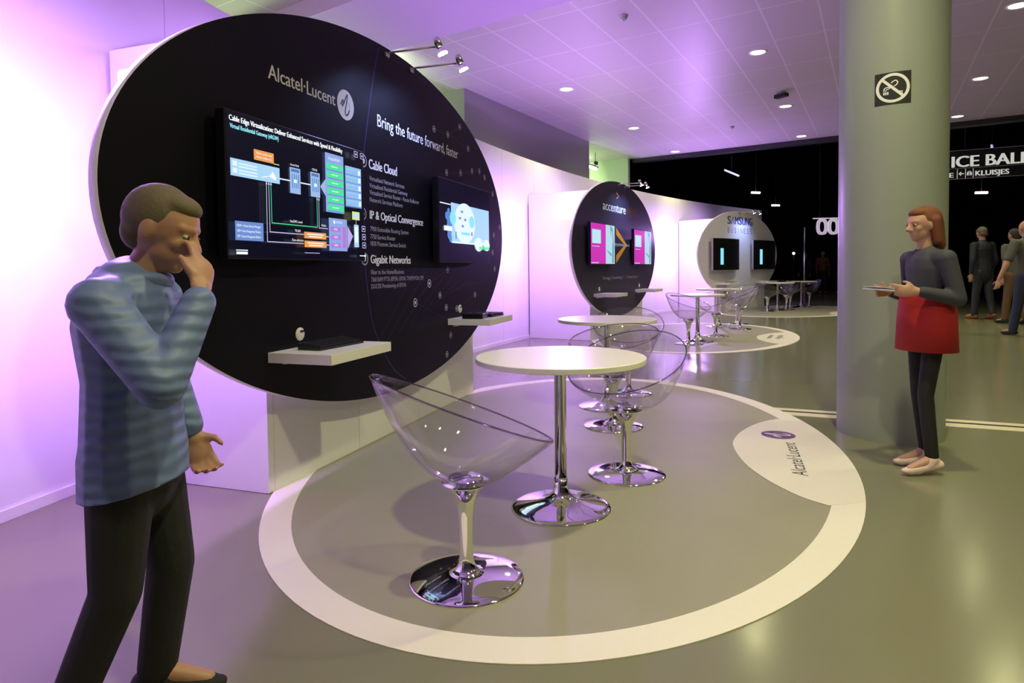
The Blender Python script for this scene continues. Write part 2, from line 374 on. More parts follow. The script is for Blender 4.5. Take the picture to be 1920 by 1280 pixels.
# ------------------------------------------------------------------ prototypes: chairs and tables
GROUPS = ['first stand', 'second stand', 'third stand']
def chair_shell():
    bm = new(); NP, NT = 72, 26; B = Vector((0, 0, .372)); front, back = Vector((.325, 0, .505)), Vector((-.335, 0, .775))
    c = (front+back)/2; a = (front-back)/2; grid = []; rim = []
    for i in range(NP):
        ph = 2*PI*i/NP; P = c+a*math.cos(ph)+Vector((0, .315*math.sin(ph), 0)); P.z += .0
        w = .5+.5*math.cos(ph); e = 2.35+(1.42-2.35)*w**1.5; e = e+.35*math.sin(ph)**2
        col = []
        for j in range(NT+1):
            r = j/NT; r = r**.8; pt = B+Vector(((P.x-B.x)*r, (P.y-B.y)*r, (P.z-B.z)*r**e))
            bulge = .035*math.sin(PI*r)*math.sin(ph)**2
            pt.y += math.copysign(bulge, P.y) if abs(P.y) > 1e-4 else 0
            col.append(pt)
        grid.append(col); rim.append(col[-1])
    cv = bm.verts.new(B); V = [[bm.verts.new(grid[i][j]) for j in range(1, NT+1)] for i in range(NP)]
    for i in range(NP):
        i2 = (i+1) % NP; f = bm.faces.new((cv, V[i][0], V[i2][0])); f.smooth = True
        for j in range(NT-1):
            f = bm.faces.new((V[i][j], V[i][j+1], V[i2][j+1], V[i2][j])); f.smooth = True
    return bm, rim
def make_chair(loc, rz, label, group):
    t = thing('bucket_chair', label, 'chair', loc, rz, group)
    bm, rim = chair_shell(); s = obj('shell', bm, 'clear_plastic', t); s['label'] = 'clear see-through plastic shell'
    md = s.modifiers.new('thickness', 'SOLIDIFY'); md.thickness = .006; md.offset = 1
    bm = new(); tube(bm, rim, .0036, 8, closed=True); obj('rim', bm, 'clear_edge', s)
    bm = new(); lathe(bm, [(.0, .384), (.062, .384), (.068, .378), (.066, .366), (.0, .366)], 40); obj('seat_mount', bm, 'chrome', t)
    bm = new(); lathe(bm, [(.0, .366), (.088, .366), (.07, .352), (.05, .326), (.036, .29), (.0285, .24), (.026, .18), (.026, .085), (.030, .062), (.038, .045), (.050, .034), (.066, .027), (.0, .024)], 40); obj('pedestal', bm, 'chrome', t)
    bm = new(); lathe(bm, [(.0, .030), (.09, .0265), (.16, .019), (.205, .0115), (.2125, .008), (.213, .0035), (.21, .0), (.0, .0)], 72); obj('base', bm, 'chrome', t)
    return t
def make_table(loc, label, group):
    t = thing('bistro_table', label, 'table', loc, 0, group)
    bm = new(); lathe(bm, [(.0, .73), (.399, .73), (.403, .727), (.403, .707), (.400, .704), (.0, .704)], 96); obj('tabletop', bm, 'white_laminate', t)
    for f in t.children[0].data.polygons: f.use_smooth = False
    bm = new(); lathe(bm, [(.0, .704), (.11, .704), (.11, .699), (.0285, .696), (.0285, .11), (.0, .11)], 40, smooth=True); obj('pole', bm, 'chrome', t)
    bm = new(); lathe(bm, [(.0, .15), (.031, .15), (.033, .11), (.040, .080), (.055, .058), (.080, .043), (.12, .032), (.17, .023), (.21, .016), (.232, .011), (.2375, .007), (.2375, .0), (.0, .0)], 72); obj('base', bm, 'chrome', t)
    return t

first_chair = [None]; first_table = [None]
def place_chair(b, u, v, face, label):
    loc = W(b, u, v); rz = math.radians(face); g = 'clear chairs at the '+GROUPS[b]
    if first_chair[0] is None: first_chair[0] = make_chair(loc, rz, label, g)
    else: dup(first_chair[0], loc, rz, label, g)
def place_table(b, u, v, label):
    loc = W(b, u, v); g = 'white tables at the '+GROUPS[b]
    if first_table[0] is None: first_table[0] = make_table(loc, label, g)
    else: dup(first_table[0], loc, 0, label, g)

place_table(0, -.95, 1.377, 'round white pedestal table nearest the camera, beside the foremost clear chair')
place_table(0, 1.338, 1.206, 'round white pedestal table second from the camera, its edge crossed by a clear chair')
place_chair(0, -1.744, 1.214, 21, 'clear bucket chair nearest the camera, seen side-on to the left of the front table')
place_chair(0, -.364, 1.605, 232, 'clear bucket chair right of the front table, its open side toward the camera')
place_chair(0, .692, 1.36, 98, 'clear bucket chair seen from behind, between the two near white tables')
place_chair(0, 1.927, 1.295, 258, 'clear bucket chair on the far side of the second white table')
place_table(1, -.67, 1.447, 'front white table on the middle floor oval, under the orange chevron board')
place_table(1, 2.011, 1.268, 'rear white table on the middle floor oval, nearer the pale grey board')
place_chair(1, -1.071, 1.398, 28, 'clear bucket chair at the left end of the middle floor oval, seen side-on')
place_chair(1, .223, 1.554, 215, 'clear bucket chair between the two tables of the middle floor oval')
place_chair(1, 1.641, 1.714, 170, 'large-looking clear chair at the right of the middle oval, back toward the column')
place_chair(1, 2.78, 1.504, 205, 'clear bucket chair farthest back on the middle floor oval')
place_table(2, .202, .9, 'front white table at the farthest stand')
place_table(2, 1.973, .797, 'last white table at the farthest stand, nearest the column edge')
place_chair(2, -.333, .875, 20, 'clear bucket chair leftmost of the farthest stand')
place_chair(2, .743, .903, 190, 'clear bucket chair just right of the front table of the farthest stand')
place_chair(2, 1.55, .669, 20, 'clear bucket chair left of the last table at the farthest stand')
place_chair(2, 2.713, .729, 190, 'clear bucket chair rightmost of the farthest stand, by the column')

# ------------------------------------------------------------------ stands
A_, B_, ZD = 2.201, 1.148, 1.474
BOARD = ['black oval sign board with white lettering, nearest the camera', 'dark plum oval sign board with an orange chevron, second along the wall', 'pale grey oval sign board with blue lettering, farthest along the wall']
SHORT = ['the nearest black oval board', 'the orange chevron board', 'the far pale grey board']
def arc_hit(b, u, extra=0.):
    "distance v (negative) at which the line u = const of a booth meets the curved wall"
    lo, hi = -6., 2.
    for _ in range(50):
        m = (lo+hi)/2; p = W(b, u, m); d = math.hypot(p.x-ARC_C[0], p.y-ARC_C[1])
        if d > ARC_R-extra: lo = m
        else: hi = m
    return hi
def make_plinth(b):
    x, y, h = BOOTHS[b]; u0, u1 = -1.225, 1.62; d0, d1 = -arc_hit(b, u0, .02), -arc_hit(b, u1, .02)
    bm = new(); H = 2.38; t = thing('display_plinth', 'white panelled box standing against the wall behind '+SHORT[b], 'plinth', (x, y, 0), h, 'white plinths behind the boards')
    gap = .0035; cuts = [u0, u0+.045, -.36, .50, u1]
    for k in range(len(cuts)-1):
        a, c = cuts[k]+(gap if k else 0), cuts[k+1]
        box(bm, ((a+c)/2, .11, H/2+.002), (c-a, .02, H-.004), mi=0)
    obj('front_panel', bm, 'white_board', t)
    bm = new(); prism(bm, [(u0, .1199), (u0+.02, .1199), (u0+.02, d0-.05), (u0, d0)], .003, H); obj('side_panel', bm, 'white_board', t)
    bm = new(); prism(bm, [(u1-.02, .1199), (u1, .1199), (u1, d1), (u1-.02, d1)], .003, H); obj('side_panel', bm, 'white_board', t)
    bm = new(); prism(bm, [(u0+.02, .1205), (u1-.02, .1205), (u1-.02, d1-.02), (u0+.02, d0-.02)], H-.02, H-.001); obj('top_panel', bm, 'white_board', t)
    return t
def make_board(b):
    x, y, h = BOOTHS[b]; t = thing('sign_board', BOARD[b], 'sign board', (x, y, 0), h)
    bm = new(); n = 160; fr = [bm.verts.new((A_*math.cos(2*PI*k/n), 0, ZD+B_*math.sin(2*PI*k/n))) for k in range(n)]; bk = [bm.verts.new((v.co.x, .045, v.co.z)) for v in fr]
    f = bm.faces.new(fr); f.material_index = 0; f = bm.faces.new(bk[::-1]); f.material_index = 1
    for k in range(n): f = bm.faces.new((fr[k], bk[k], bk[(k+1) % n], fr[(k+1) % n])); f.material_index = 1; f.smooth = True
    obj('panel', bm, [('black_print', 'plum_print', 'grey_print')[b], 'white_board'], t)
    bm = new(); box(bm, (0, .0725, ZD-.15), (1.6, .0535, 1.2)); obj('spacer', bm, 'white_board', t)
    return t
YL = -.0012
def emblem(bm, cx, cz, r, disc, ink, y=YL, frame=None):
    "round badge with a looped handwritten stroke"
    if frame is None: frame = lambda a, c_: (a, y, c_)
    ringflat(bm, cx, cz, 0, r, disc, frame=frame, seg=40)
    def fr2(a, c_):
        p = Vector(frame(a, c_)); q = Vector(frame(cx, cz)); o_ = Vector(frame(cx+1, cz))-q; v_ = Vector(frame(cx, cz+1))-q
        return p+v_.cross(o_).normalized()*-.0006 if frame_flip else p+o_.cross(v_).normalized()*.0006
    frame_flip = False
    P = spline([(-.62, -.10), (-.34, .26), (-.30, .10), (-.42, -.16), (-.20, .12), (.10, .62), (.22, .70), (.14, .3), (-.06, -.36), (-.02, -.66), (.22, -.60), (.44, -.28)], 8)
    strokeflat(bm, [(cx+p.x*r, cz+p.y*r) for p in P], r*.12, ink, frame=fr2)
    ringflat(bm, cx+.12*r, cz-.12*r, r*.34, r*.37, ink, frame=fr2, a0=-1.2, a1=1.5)

for b in range(3): make_plinth(b)
boards = [make_board(b) for b in range(3)]

# lettering of the nearest board
B0 = boards[0]
line_obj('wordmark', 'Alcatel·Lucent', -1.276, 2.097, .572, .070, 'grey_ink', B0, bold=.0012)
bm = new(); emblem(bm, -.596, 2.127, .088, 0, 1); obj('emblem', bm, ['grey_ink', 'dark_ink'], B0, fix=False)
line_obj('slogan', 'Bring the future forward, faster', -.232, 2.079, 1.318, .078, 'white_ink', B0, bold=.001)
for hd, z, w, cp, ls in (('Cable Cloud', 1.792, .364, .060, (('Virtualized Network Services', 1.718, .466), ('Virtualized Residential Gateway', 1.673, .514), ('Virtualized Service Router - Route Reflector', 1.630, .695), ('Network Services Platform', 1.584, .435))),
                     ('IP & Optical Convergence', 1.476, .753, .052, (('7950 Extensible Routing System', 1.400, .518), ('7750 Service Router', 1.350, .325), ('1830 Photonic Service Switch', 1.306, .474))),
                     ('Gigabit Networks', 1.194, .543, .053, (('Fiber to the Home/Business', 1.124, .44), ('7360 ISAM FTTX (EPON, GPON, TWDM-PON, P2P)', 1.077, .748), ('DOCSIS Provisioning of EPON', 1.033, .464)))):
    line_obj('heading', hd, -.347, z, w, cp, 'white_ink', B0, bold=.0022)
    for st, z_, w_ in ls: line_obj('text_line', st, -.346, z_, w_, .028, 'dim_ink', B0)
bm = new()
def icon(x_, z_, r_, a, c_):
    ringflat(bm, x_, z_, r_*.80, r_, a, y=YL, seg=20); ringflat(bm, x_, z_, 0, r_*.42, c_, y=YL, seg=14)
for x_, z_ in ((-.411, 1.829), (-.428, 1.501), (-.418, 1.221)): icon(x_, z_, .040, 0, 1)
NODES = [(.626, 2.235), (.887, 2.243), (1.138, 2.357), (1.32, 2.206), (.851, 1.933), (1.142, 1.969), (1.404, 2.023), (1.585, 2.046), (1.719, 2.006), (1.935, 1.876), (2.128, 1.57), (1.955, 1.48), (1.914, 1.312), (1.968, 1.153), (.843, 1.149), (.498, 1.046), (.687, .948), (1.435, .923), (.26, .912), (.804, .844), (1.017, .824), (.944, .709), (.886, .613), (.805, .465)]
for k, (x_, z_) in enumerate(NODES): icon(x_, z_, .032 if k in (15, 18) else .026, 1, 1)
for i, j in ((0, 1), (1, 2), (1, 3), (4, 5), (5, 6), (6, 7), (7, 8), (8, 9), (10, 11), (11, 12), (12, 13), (14, 15), (15, 16), (16, 19), (19, 20), (20, 17), (18, 15), (18, 21), (21, 22), (22, 23)):
    strokeflat(bm, [NODES[i], NODES[j]], .0022, 2, y=YL*.6)
strokeflat(bm, spline([(-.20, 2.585), (-.28, 2.35), (-.36, 2.05), (-.411, 1.829), (-.43, 1.5), (-.42, 1.22), (-.33, .8), (-.1, .5), (.1, .38)], 8), .005, 3, y=YL*.6)
for k in range(9): strokeflat(bm, [(-.35+.18*k, .62+.05*k), (.3+.17*k, 1.18-.02*k)], .0018, 2, y=YL*.5)
obj('network_pattern', bm, ['dim_ink', 'grey_ink', 'faint_ink', 'violet_ink'], boards[0])

# second board
B1 = boards[1]
line_obj('wordmark', 'accenture', -.886, 2.098, 1.17, .150, 'white_ink', B1, y=YL, bold=.006)
line_obj('wordmark', 'digital', .31, 2.10, .66, .150, 'dull_orange_ink', B1, y=YL)
bm = new(); strokeflat(bm, [(-.20, 2.425), (-.075, 2.382), (-.20, 2.335)], .028, 0, y=YL); obj('accent_mark', bm, 'orange_ink', B1)
bm = new()
for z0, z1 in ((1.842, 1.718), (1.230, 1.364)): quad(bm, [(-.24, YL, z0), (-.24, YL, z1), (.22, YL, 1.5525), (.36, YL, 1.5525)])
obj('chevron', bm, 'orange_ink', B1)
line_obj('slogan', 'High performance. Delivered.', -.331, 1.53, .84, .055, 'white_ink', B1, y=-.0022)
for st, x_, w_, ik in (('Strategy | Consulting |', -.905, .98, 'dim_ink'), ('Digital', .10, .25, 'dull_orange_ink'), ('| Technology | Operations', .37, .60, 'dim_ink')): line_obj('text_line', st, x_, .965, w_, .05, ik, B1, y=YL, bold=.001)
# third board
mat('slate_ink', (.16, .15, .24), .5)
bm = new(); xs = -.734; cw = 1.41/7; zb, cp = 2.263, .20
for k, ch in enumerate('S_MSUNG'):
    if ch == '_': strokeflat(bm, [(xs+k*cw+.012, zb), (xs+k*cw+cw*.44, zb+cp*.985), (xs+(k+1)*cw-.04, zb)], .042, 0, y=YL)      # the letter without a crossbar
    else: text(bm, ch, xs+k*cw+.008, zb, cw-.032, cp, 0, bold=.012, y=YL)
obj('wordmark', bm, 'blue_ink', boards[2], fix=False)
bm = new()
for k, ch in enumerate('BUSINESS'):
    ww = 1.41/8; text(bm, ch, xs+k*ww+(.06 if ch == 'I' else .01), 2.034, .018 if ch == 'I' else ww-.07, .138, 0, y=YL)
obj('wordmark', bm, 'slate_ink', boards[2], fix=False)

# monitors
MW, MH, MZ = 1.12, .65, 1.205
SCR = ['scr_black', 'scr_white', 'scr_cyan', 'scr_blue', 'scr_steel', 'scr_deep', 'scr_legend', 'scr_peri', 'scr_green', 'scr_orange', 'scr_purple', 'scr_lilac', 'scr_yellow', 'scr_line', 'scr_mid', 'scr_sky', 'scr_pale', 'scr_aqua', 'scr_magenta', 'scr_window', 'scr_photo', 'scr_photo_dark', 'scr_teal']
SI = {n_: i for i, n_ in enumerate(SCR)}
class Screen:
    def __init__(s): s.bm = new(); s.d = -.001; s.rect(.008, .01, .992, .99, 'scr_black')
    def pt(s, a, c_): return ((a-.5)*MW, s.d, c_*MH)
    def nxt(s): s.d -= .00025
    def rect(s, a0, c0, a1, c1, m): s.nxt(); quad(s.bm, [s.pt(a0, c0), s.pt(a1, c0), s.pt(a1, c1), s.pt(a0, c1)], SI[m])
    def poly(s, pts, m): s.nxt(); quad(s.bm, [s.pt(*p) for p in pts], SI[m])
    def line(s, pts, w, m):
        s.nxt()
        for (a, c_), (e, g) in zip(pts, pts[1:]):
            p, q = Vector(s.pt(a, c_)), Vector(s.pt(e, g)); t = (q-p).normalized(); n_ = Vector((-t.z, 0, t.x))*w/2; p -= t*w/2; q += t*w/2
            quad(s.bm, [p-n_, q-n_, q+n_, p+n_], SI[m])
    def text(s, st, a, c_, w, cap, m, bold=0.): s.nxt(); text(s.bm, st, (a-.5)*MW, c_*MH, w*MW, cap*MH, SI[m], y=s.d, bold=bold)
    def disc(s, a, c_, r, m, sx=1.): s.nxt(); ringflat(s.bm, (a-.5)*MW, c_*MH, 0, r, SI[m], y=s.d, sx=sx)
def make_monitor(b, u, label, screen, thick=.05):
    x, y, h = BOOTHS[b]; p = W(b, u, .085)
    t = thing('monitor', label, 'screen', (p.x, p.y, MZ), h, 'monitors on the oval boards')
    bm = new(); box(bm, (0, thick/2, MH/2), (MW, thick, MH), bev=.004); obj('housing', bm, 'black_plastic', t)
    bm = new(); box(bm, (0, (thick+.085)/2, MH/2), (.5, .085-thick-.001, .3)); obj('wall_mount', bm, 'black_soft', t)
    o = obj('screen', screen.bm, SCR, t, fix=False); return t

S = Screen()
S.text('Cable Edge Virtualization: Deliver Enhanced Services with Speed & Flexibility', .025, .928, .775, .036, 'scr_white', bold=.0012)
S.text('Virtual Residential Gateway (vRGW)', .028, .878, .286, .030, 'scr_cyan', bold=.0008)
S.rect(.158, .70, .28, .774, 'scr_orange'); S.text('Modem remains with', .172, .745, .095, .014, 'scr_white'); S.text('minimal configuration', .172, .718, .095, .014, 'scr_white')
S.line([(.28, .70), (.312, .70)], .004, 'scr_yellow')
S.rect(.024, .56, .314, .677, 'scr_sky'); S.rect(.036, .628, .060, .662, 'scr_pale'); S.rect(.036, .580, .060, .614, 'scr_pale')
for z in (.648, .628, .602, .582): S.line([(.07, z), (.17, z)], .006, 'scr_pale')
S.poly([(.245, .60), (.268, .64), (.29, .60), (.285, .58)], 'scr_white'); S.line([(.20, .585), (.24, .60)], .003, 'scr_white')
S.line([(.314, .60), (.379, .60)], .006, 'scr_pale'); S.line([(.453, .60), (.525, .60)], .006, 'scr_pale')
S.text('Access Node', .385, .718, .06, .016, 'scr_white'); S.text('7750 SR', .542, .718, .04, .016, 'scr_white')
for a0, a1 in ((.379, .453), (.525, .597)):
    S.rect(a0, .508, a1, .704, 'scr_steel'); S.rect(a0+.008, .672, a1-.008, .694, 'scr_deep'); S.rect(a0+.008, .545, a1-.008, .662, 'scr_blue')
    for k in range(4): S.rect(a0+.014+.014*k, .55, a0+.019+.014*k, .655, 'scr_deep')
    S.rect(a0+.026, .590, a0+.046, .615, 'scr_pale')
S.poly([(.597, .60), (.64, .53), (.64, .67)], 'scr_steel')
S.rect(.64, .403, .795, .892, 'scr_peri'); S.text('Virtual RGW', .665, .838, .10, .024, 'scr_white')
for k in range(6):
    z = .763-.0686*k; S.rect(.652, z-.010, .788, z-.004, 'scr_mid'); S.rect(.652, z, .788, z+.046, 'scr_green'); S.line([(.69, z+.023), (.74, z+.023)], .005, 'scr_pale')
S.rect(.804, .472, .951, .825, 'scr_blue')
for k in range(5):
    z = .76-.069*k; S.rect(.806, z-.012, .949, z-.005, 'scr_mid'); S.rect(.921, z+.004, .943, z+.046, 'scr_pale'); S.line([(.812, z+.04), (.90, z+.04)], .003, 'scr_sky')
S.rect(.024, .126, .185, .255, 'scr_legend')
for st, z in (('HDM = Home Device Manager', .218), ('DMP = Data Management Platform', .182), ('SMP = Service Management Platform', .146)): S.text(st, .034, z, .135, .016, 'scr_white')
S.line([(.209, .557), (.207, .127), (.448, .127)], .004, 'scr_line'); S.line([(.223, .557), (.224, .198), (.45, .198)], .004, 'scr_line')
S.line([(.236, .557), (.237, .264), (.555, .264), (.555, .50)], .004, 'scr_green'); S.line([(.569, .502), (.568, .260), (.636, .260)], .004, 'scr_line')
for a in (.209, .223, .236): S.poly([(a-.006, .535), (a+.006, .535), (a, .56)], 'scr_line')
for a in (.555, .569): S.poly([(a-.006, .482), (a+.006, .482), (a, .506)], 'scr_line')
S.text('NetGPRC tunnel', .355, .282, .085, .018, 'scr_white'); S.text('TR-069', .385, .213, .04, .018, 'scr_white'); S.text('Data collection', .365, .142, .08, .018, 'scr_white'); S.text('Radius', .585, .275, .035, .018, 'scr_white')
for z0 in (.169, .100):
    S.rect(.450, z0, .618, z0+.051, 'scr_orange'); S.line([(.475, z0+.034), (.595, z0+.034)], .005, 'scr_white'); S.line([(.485, z0+.016), (.585, z0+.016)], .005, 'scr_white')
    S.line([(.618, z0+.025), (.637, z0+.025)], .003, 'scr_white')
S.rect(.64, .08, .795, .352, 'scr_peri'); S.text('ACTIVE', .70, .312, .05, .018, 'scr_white'); S.disc(.685, .32, .010, 'scr_pale')
for z0, st in ((.245, 'AAA'), (.178, 'HDM'), (.110, 'DMP')): S.rect(.653, z0-.003, .737, z0+.034, 'scr_purple'); S.text(st, .68, z0+.008, .03, .018, 'scr_white')
S.rect(.751, .103, .782, .289, 'scr_purple'); S.poly([(.795, .30), (.795, .10), (.845, .215)], 'scr_lilac')
S.rect(.841, .36, .91, .432, 'scr_yellow'); S.rect(.85, .372, .90, .42, 'scr_window'); S.line([(.875, .36), (.875, .318)], .003, 'scr_pale'); S.rect(.855, .12, .898, .318, 'scr_sky'); S.rect(.860, .16, .893, .30, 'scr_pale')
for a, z in ((.885, .94), (.942, .938), (.943, .288), (.944, .215), (.944, .14)):
    S.rect(a-.017, z-.026, a+.017, z+.026, 'scr_line'); S.rect(a-.0135, z-.021, a+.0135, z+.021, 'scr_black'); S.rect(a-.006, z-.008, a+.006, z+.008, 'scr_line')
S.line([(.013, .058), (.075, .058)], .004, 'scr_white'); S.rect(.013, .030, .075, .048, 'scr_white'); S.line([(.44, .055), (.55, .055)], .003, 'scr_line'); S.line([(.90, .045), (.945, .045)], .005, 'scr_white'); S.disc(.95, .045, .008, 'scr_white')
make_monitor(0, -1.11, 'large black monitor showing a coloured network diagram, on the nearest black board', S)

S = Screen()
S.rect(.208, .239, .97, .729, 'scr_sky'); S.line([(.026, .70), (.20, .70)], .008, 'scr_white')
for a, z, r in ((.13, .56, .03), (.165, .61, .03), (.17, .50, .045), (.15, .42, .035), (.19, .46, .04), (.17, .34, .04), (.19, .29, .03)): S.disc(a, z, r, 'scr_mid', .9)
S.disc(.46, .50, .165, 'scr_pale', 1.35); S.rect(.23, .239, .66, .26, 'scr_pale'); S.disc(.235, .545, .055, 'scr_aqua', 1.1); S.disc(.59, .53, .05, 'scr_aqua', 1.2)
for a, z in ((.40, .64), (.36, .555), (.46, .545), (.41, .46)): S.rect(a-.02, z-.014, a+.02, z+.014, 'scr_legend')
S.disc(.73, .245, .06, 'scr_pale', 1.6); S.disc(.90, .245, .05, 'scr_pale', 1.6)
S.rect(.38, .35, .55, .385, 'scr_aqua'); S.rect(.57, .35, .60, .40, 'scr_purple'); S.rect(.077, .38, .21, .437, 'scr_white'); S.rect(.27, .29, .29, .38, 'scr_mid')
for k in range(7): S.disc(.75+.032*k, .197+.008*(k % 2), .014, 'scr_green', 1.2)
S.rect(.86, .168, .875, .176, 'scr_white'); S.rect(.91, .166, .925, .174, 'scr_white')
make_monitor(0, 1.06, 'black monitor with a pale blue slide, at the right of the nearest black board', S)
for u, lb in ((-1.11, 'left monitor of the orange chevron board, split magenta and pale blue'), (1.06, 'right monitor of the orange chevron board, split magenta and pale blue')):
    S = Screen(); S.rect(.012, .02, .60, .98, 'scr_magenta'); S.rect(.60, .02, .985, .98, 'scr_photo'); S.rect(.06, .505, .40, .835, 'scr_window'); S.rect(.06, .82, .40, .835, 'scr_teal')
    S.line([(.06, .435), (.34, .435)], .008, 'scr_window'); S.line([(.03, .045), (.30, .045)], .012, 'scr_window')
    S.poly([(.78, .98), (.90, .90), (.95, .5), (.94, .04), (.86, .04), (.88, .55), (.80, .80)], 'scr_photo_dark'); S.poly([(.66, .36), (.86, .26), (.84, .20), (.66, .33)], 'scr_photo_dark'); S.poly([(.82, .86), (.87, .80), (.90, .5), (.86, .62)], 'scr_window')
    make_monitor(1, u, lb, S)
# curved televisions of the far board
def make_curved(u, label):
    x, y, h = BOOTHS[2]; p = W(2, u, .11); t = thing('curved_monitor', label, 'screen', (p.x, p.y, 1.067), h, 'curved televisions on the pale board'); w, hh, R_ = 1.36, .80, 3.0
    def fy(a): return -(R_-math.sqrt(R_*R_-(w/2)**2)) + (R_-math.sqrt(max(R_*R_-(w/2)**2, 0))) - (math.sqrt(R_*R_-a*a)-R_) - (R_-math.sqrt(R_*R_-(w/2)**2))
    bm = new(); n = 24; xs_ = [-w/2+w*k/n for k in range(n+1)]
    F = [[bm.verts.new((a, fy(a), z)) for a in xs_] for z in (0, hh)]; K = [[bm.verts.new((a, fy(a)+.05, z)) for a in xs_] for z in (0, hh)]
    for k in range(n):
        for q in ((F[0][k], F[0][k+1], F[1][k+1], F[1][k]), (K[0][k+1], K[0][k], K[1][k], K[1][k+1]), (F[1][k], F[1][k+1], K[1][k+1], K[1][k]), (F[0][k+1], F[0][k], K[0][k], K[0][k+1])):
            f = bm.faces.new(q); f.smooth = False
    for k in (0, n): bm.faces.new((F[0][k], F[1][k], K[1][k], K[0][k]))
    obj('housing', bm, 'brushed_steel', t)
    bm = new()
    for k in range(n):
        a, c_ = xs_[k]*.985, xs_[k+1]*.985; quad(bm, [(a, fy(a)-.002, .012), (c_, fy(c_)-.002, .012), (c_, fy(c_)-.002, hh-.012), (a, fy(a)-.002, hh-.012)], 0)
    a, c_ = -w/2+.27, -w/2+.40; quad(bm, [(a, fy(a)-.004, .14), (c_, fy(c_)-.004, .14), (c_, fy(c_)-.004, .55), (a, fy(a)-.004, .55)], 1)
    for f in bm.faces: f.smooth = True
    obj('screen', bm, ['black_plastic', 'scr_aqua'], t)
    bm = new(); box(bm, (0, .085-.0, hh/2), (.4, .05, .3)); obj('wall_mount', bm, 'black_soft', t)
make_curved(-.99, 'left curved black television on the far pale grey board'); make_curved(1.18, 'right curved black television on the far pale grey board')

# shelves, cable holes
def make_shelf(b, u, label):
    x, y, h = BOOTHS[b]; p = W(b, u, 0); t = thing('wall_shelf', label, 'shelf', (p.x, p.y, .75), h, 'white shelves on the oval boards')
    bm = new(); box(bm, (0, -.1835, -.025), (.57, .365, .05), bev=.0015); obj('board', bm, 'white_laminate', t)
    bm = new(); box(bm, (0, -.012, -.061), (.36, .02, .02)); obj('bracket', bm, 'white_board', t); return t
SL = [('left shelf, with a slim black keyboard, on the nearest black board', 'right shelf, carrying two black devices, on the nearest black board'),
      ('left empty white shelf on the orange chevron board', 'right empty white shelf on the orange chevron board'), ('left white shelf under the far curved televisions', 'right white shelf under the far curved televisions')]
for b in range(3):
    for k, u in enumerate((-1.045, 1.115)):
        make_shelf(b, u, SL[b][k])
        if b < 2:
            bm = new(); n = 28; lathe(bm, [(.0, .008), (.030, .008), (.035, .004), (.035, .0)], n, Matrix.Translation((u-.032, -.0005, .817)) @ Matrix.Rotation(PI/2, 4, 'X')); cg = obj('cable_grommet', bm, 'vinyl_white', boards[b]); cg['label'] = 'white round cable hole cover'
            bm = new(); box(bm, (u-.024, -.010, .832), (.03, .004, .010), mi=0); obj('cable_slot', bm, 'black_soft', cg)
# devices on the near shelves
p = W(0, -1.02, .16, .7505); t = thing('keyboard', 'slim black wedge keyboard lying on the left shelf of the nearest board', 'keyboard', p, BOOTHS[0][2]+math.radians(-3))
bm = new(); vs = [(-.185, -.07, 0), (.185, -.07, 0), (.185, .07, 0), (-.185, .07, 0), (-.185, -.07, .012), (.185, -.07, .012), (.185, .07, .034), (-.185, .07, .034)]
V = [bm.verts.new(q) for q in vs]
for q in ((0, 3, 2, 1), (4, 5, 6, 7), (0, 1, 5, 4), (1, 2, 6, 5), (2, 3, 7, 6), (3, 0, 4, 7)): bm.faces.new([V[i] for i in q])
obj('body', bm, 'black_plastic', t)
for r_ in range(4):
    bm = new()
    for c_ in range(13): box(bm, (-.165+.0275*c_, -.048+.031*r_, .0165+.0049*r_), (.023, .025, .005))
    obj('key_row', bm, 'black_soft', t)
p = W(0, .94, .20, .7505); t = thing('media_player', 'black media player box at the left of the two devices on the right shelf', 'electronic device', p, BOOTHS[0][2]+.1)
bm = new(); box(bm, (0, 0, .022), (.20, .17, .042), bev=.005); obj('case', bm, 'black_plastic', t)
bm = new(); lathe(bm, [(0, .0465), (.03, .0465), (.034, .043), (.034, .041)], 24); obj('dial', bm, 'black_soft', t)
p = W(0, 1.21, .20, .7505); t = thing('laptop', 'closed black laptop at the right of the two devices on the right shelf', 'laptop', p, BOOTHS[0][2]-.05)
bm = new(); box(bm, (0, 0, .008), (.27, .20, .014), bev=.003); obj('base', bm, 'black_plastic', t)
bm = new(); box(bm, (0, .002, .0215), (.268, .196, .010), bev=.003); obj('lid', bm, 'black_soft', t)
p = W(2, -.93, .17, .7505); t = thing('tablet', 'thin dark tablet on the left shelf of the far pale board', 'tablet', p, BOOTHS[2][2]); bm = new(); box(bm, (0, 0, .006), (.25, .18, .010), bev=.002); obj('case', bm, 'black_plastic', t); bm = new(); box(bm, (0, 0, .0115), (.23, .16, .001)); obj('display', bm, 'black_soft', t)

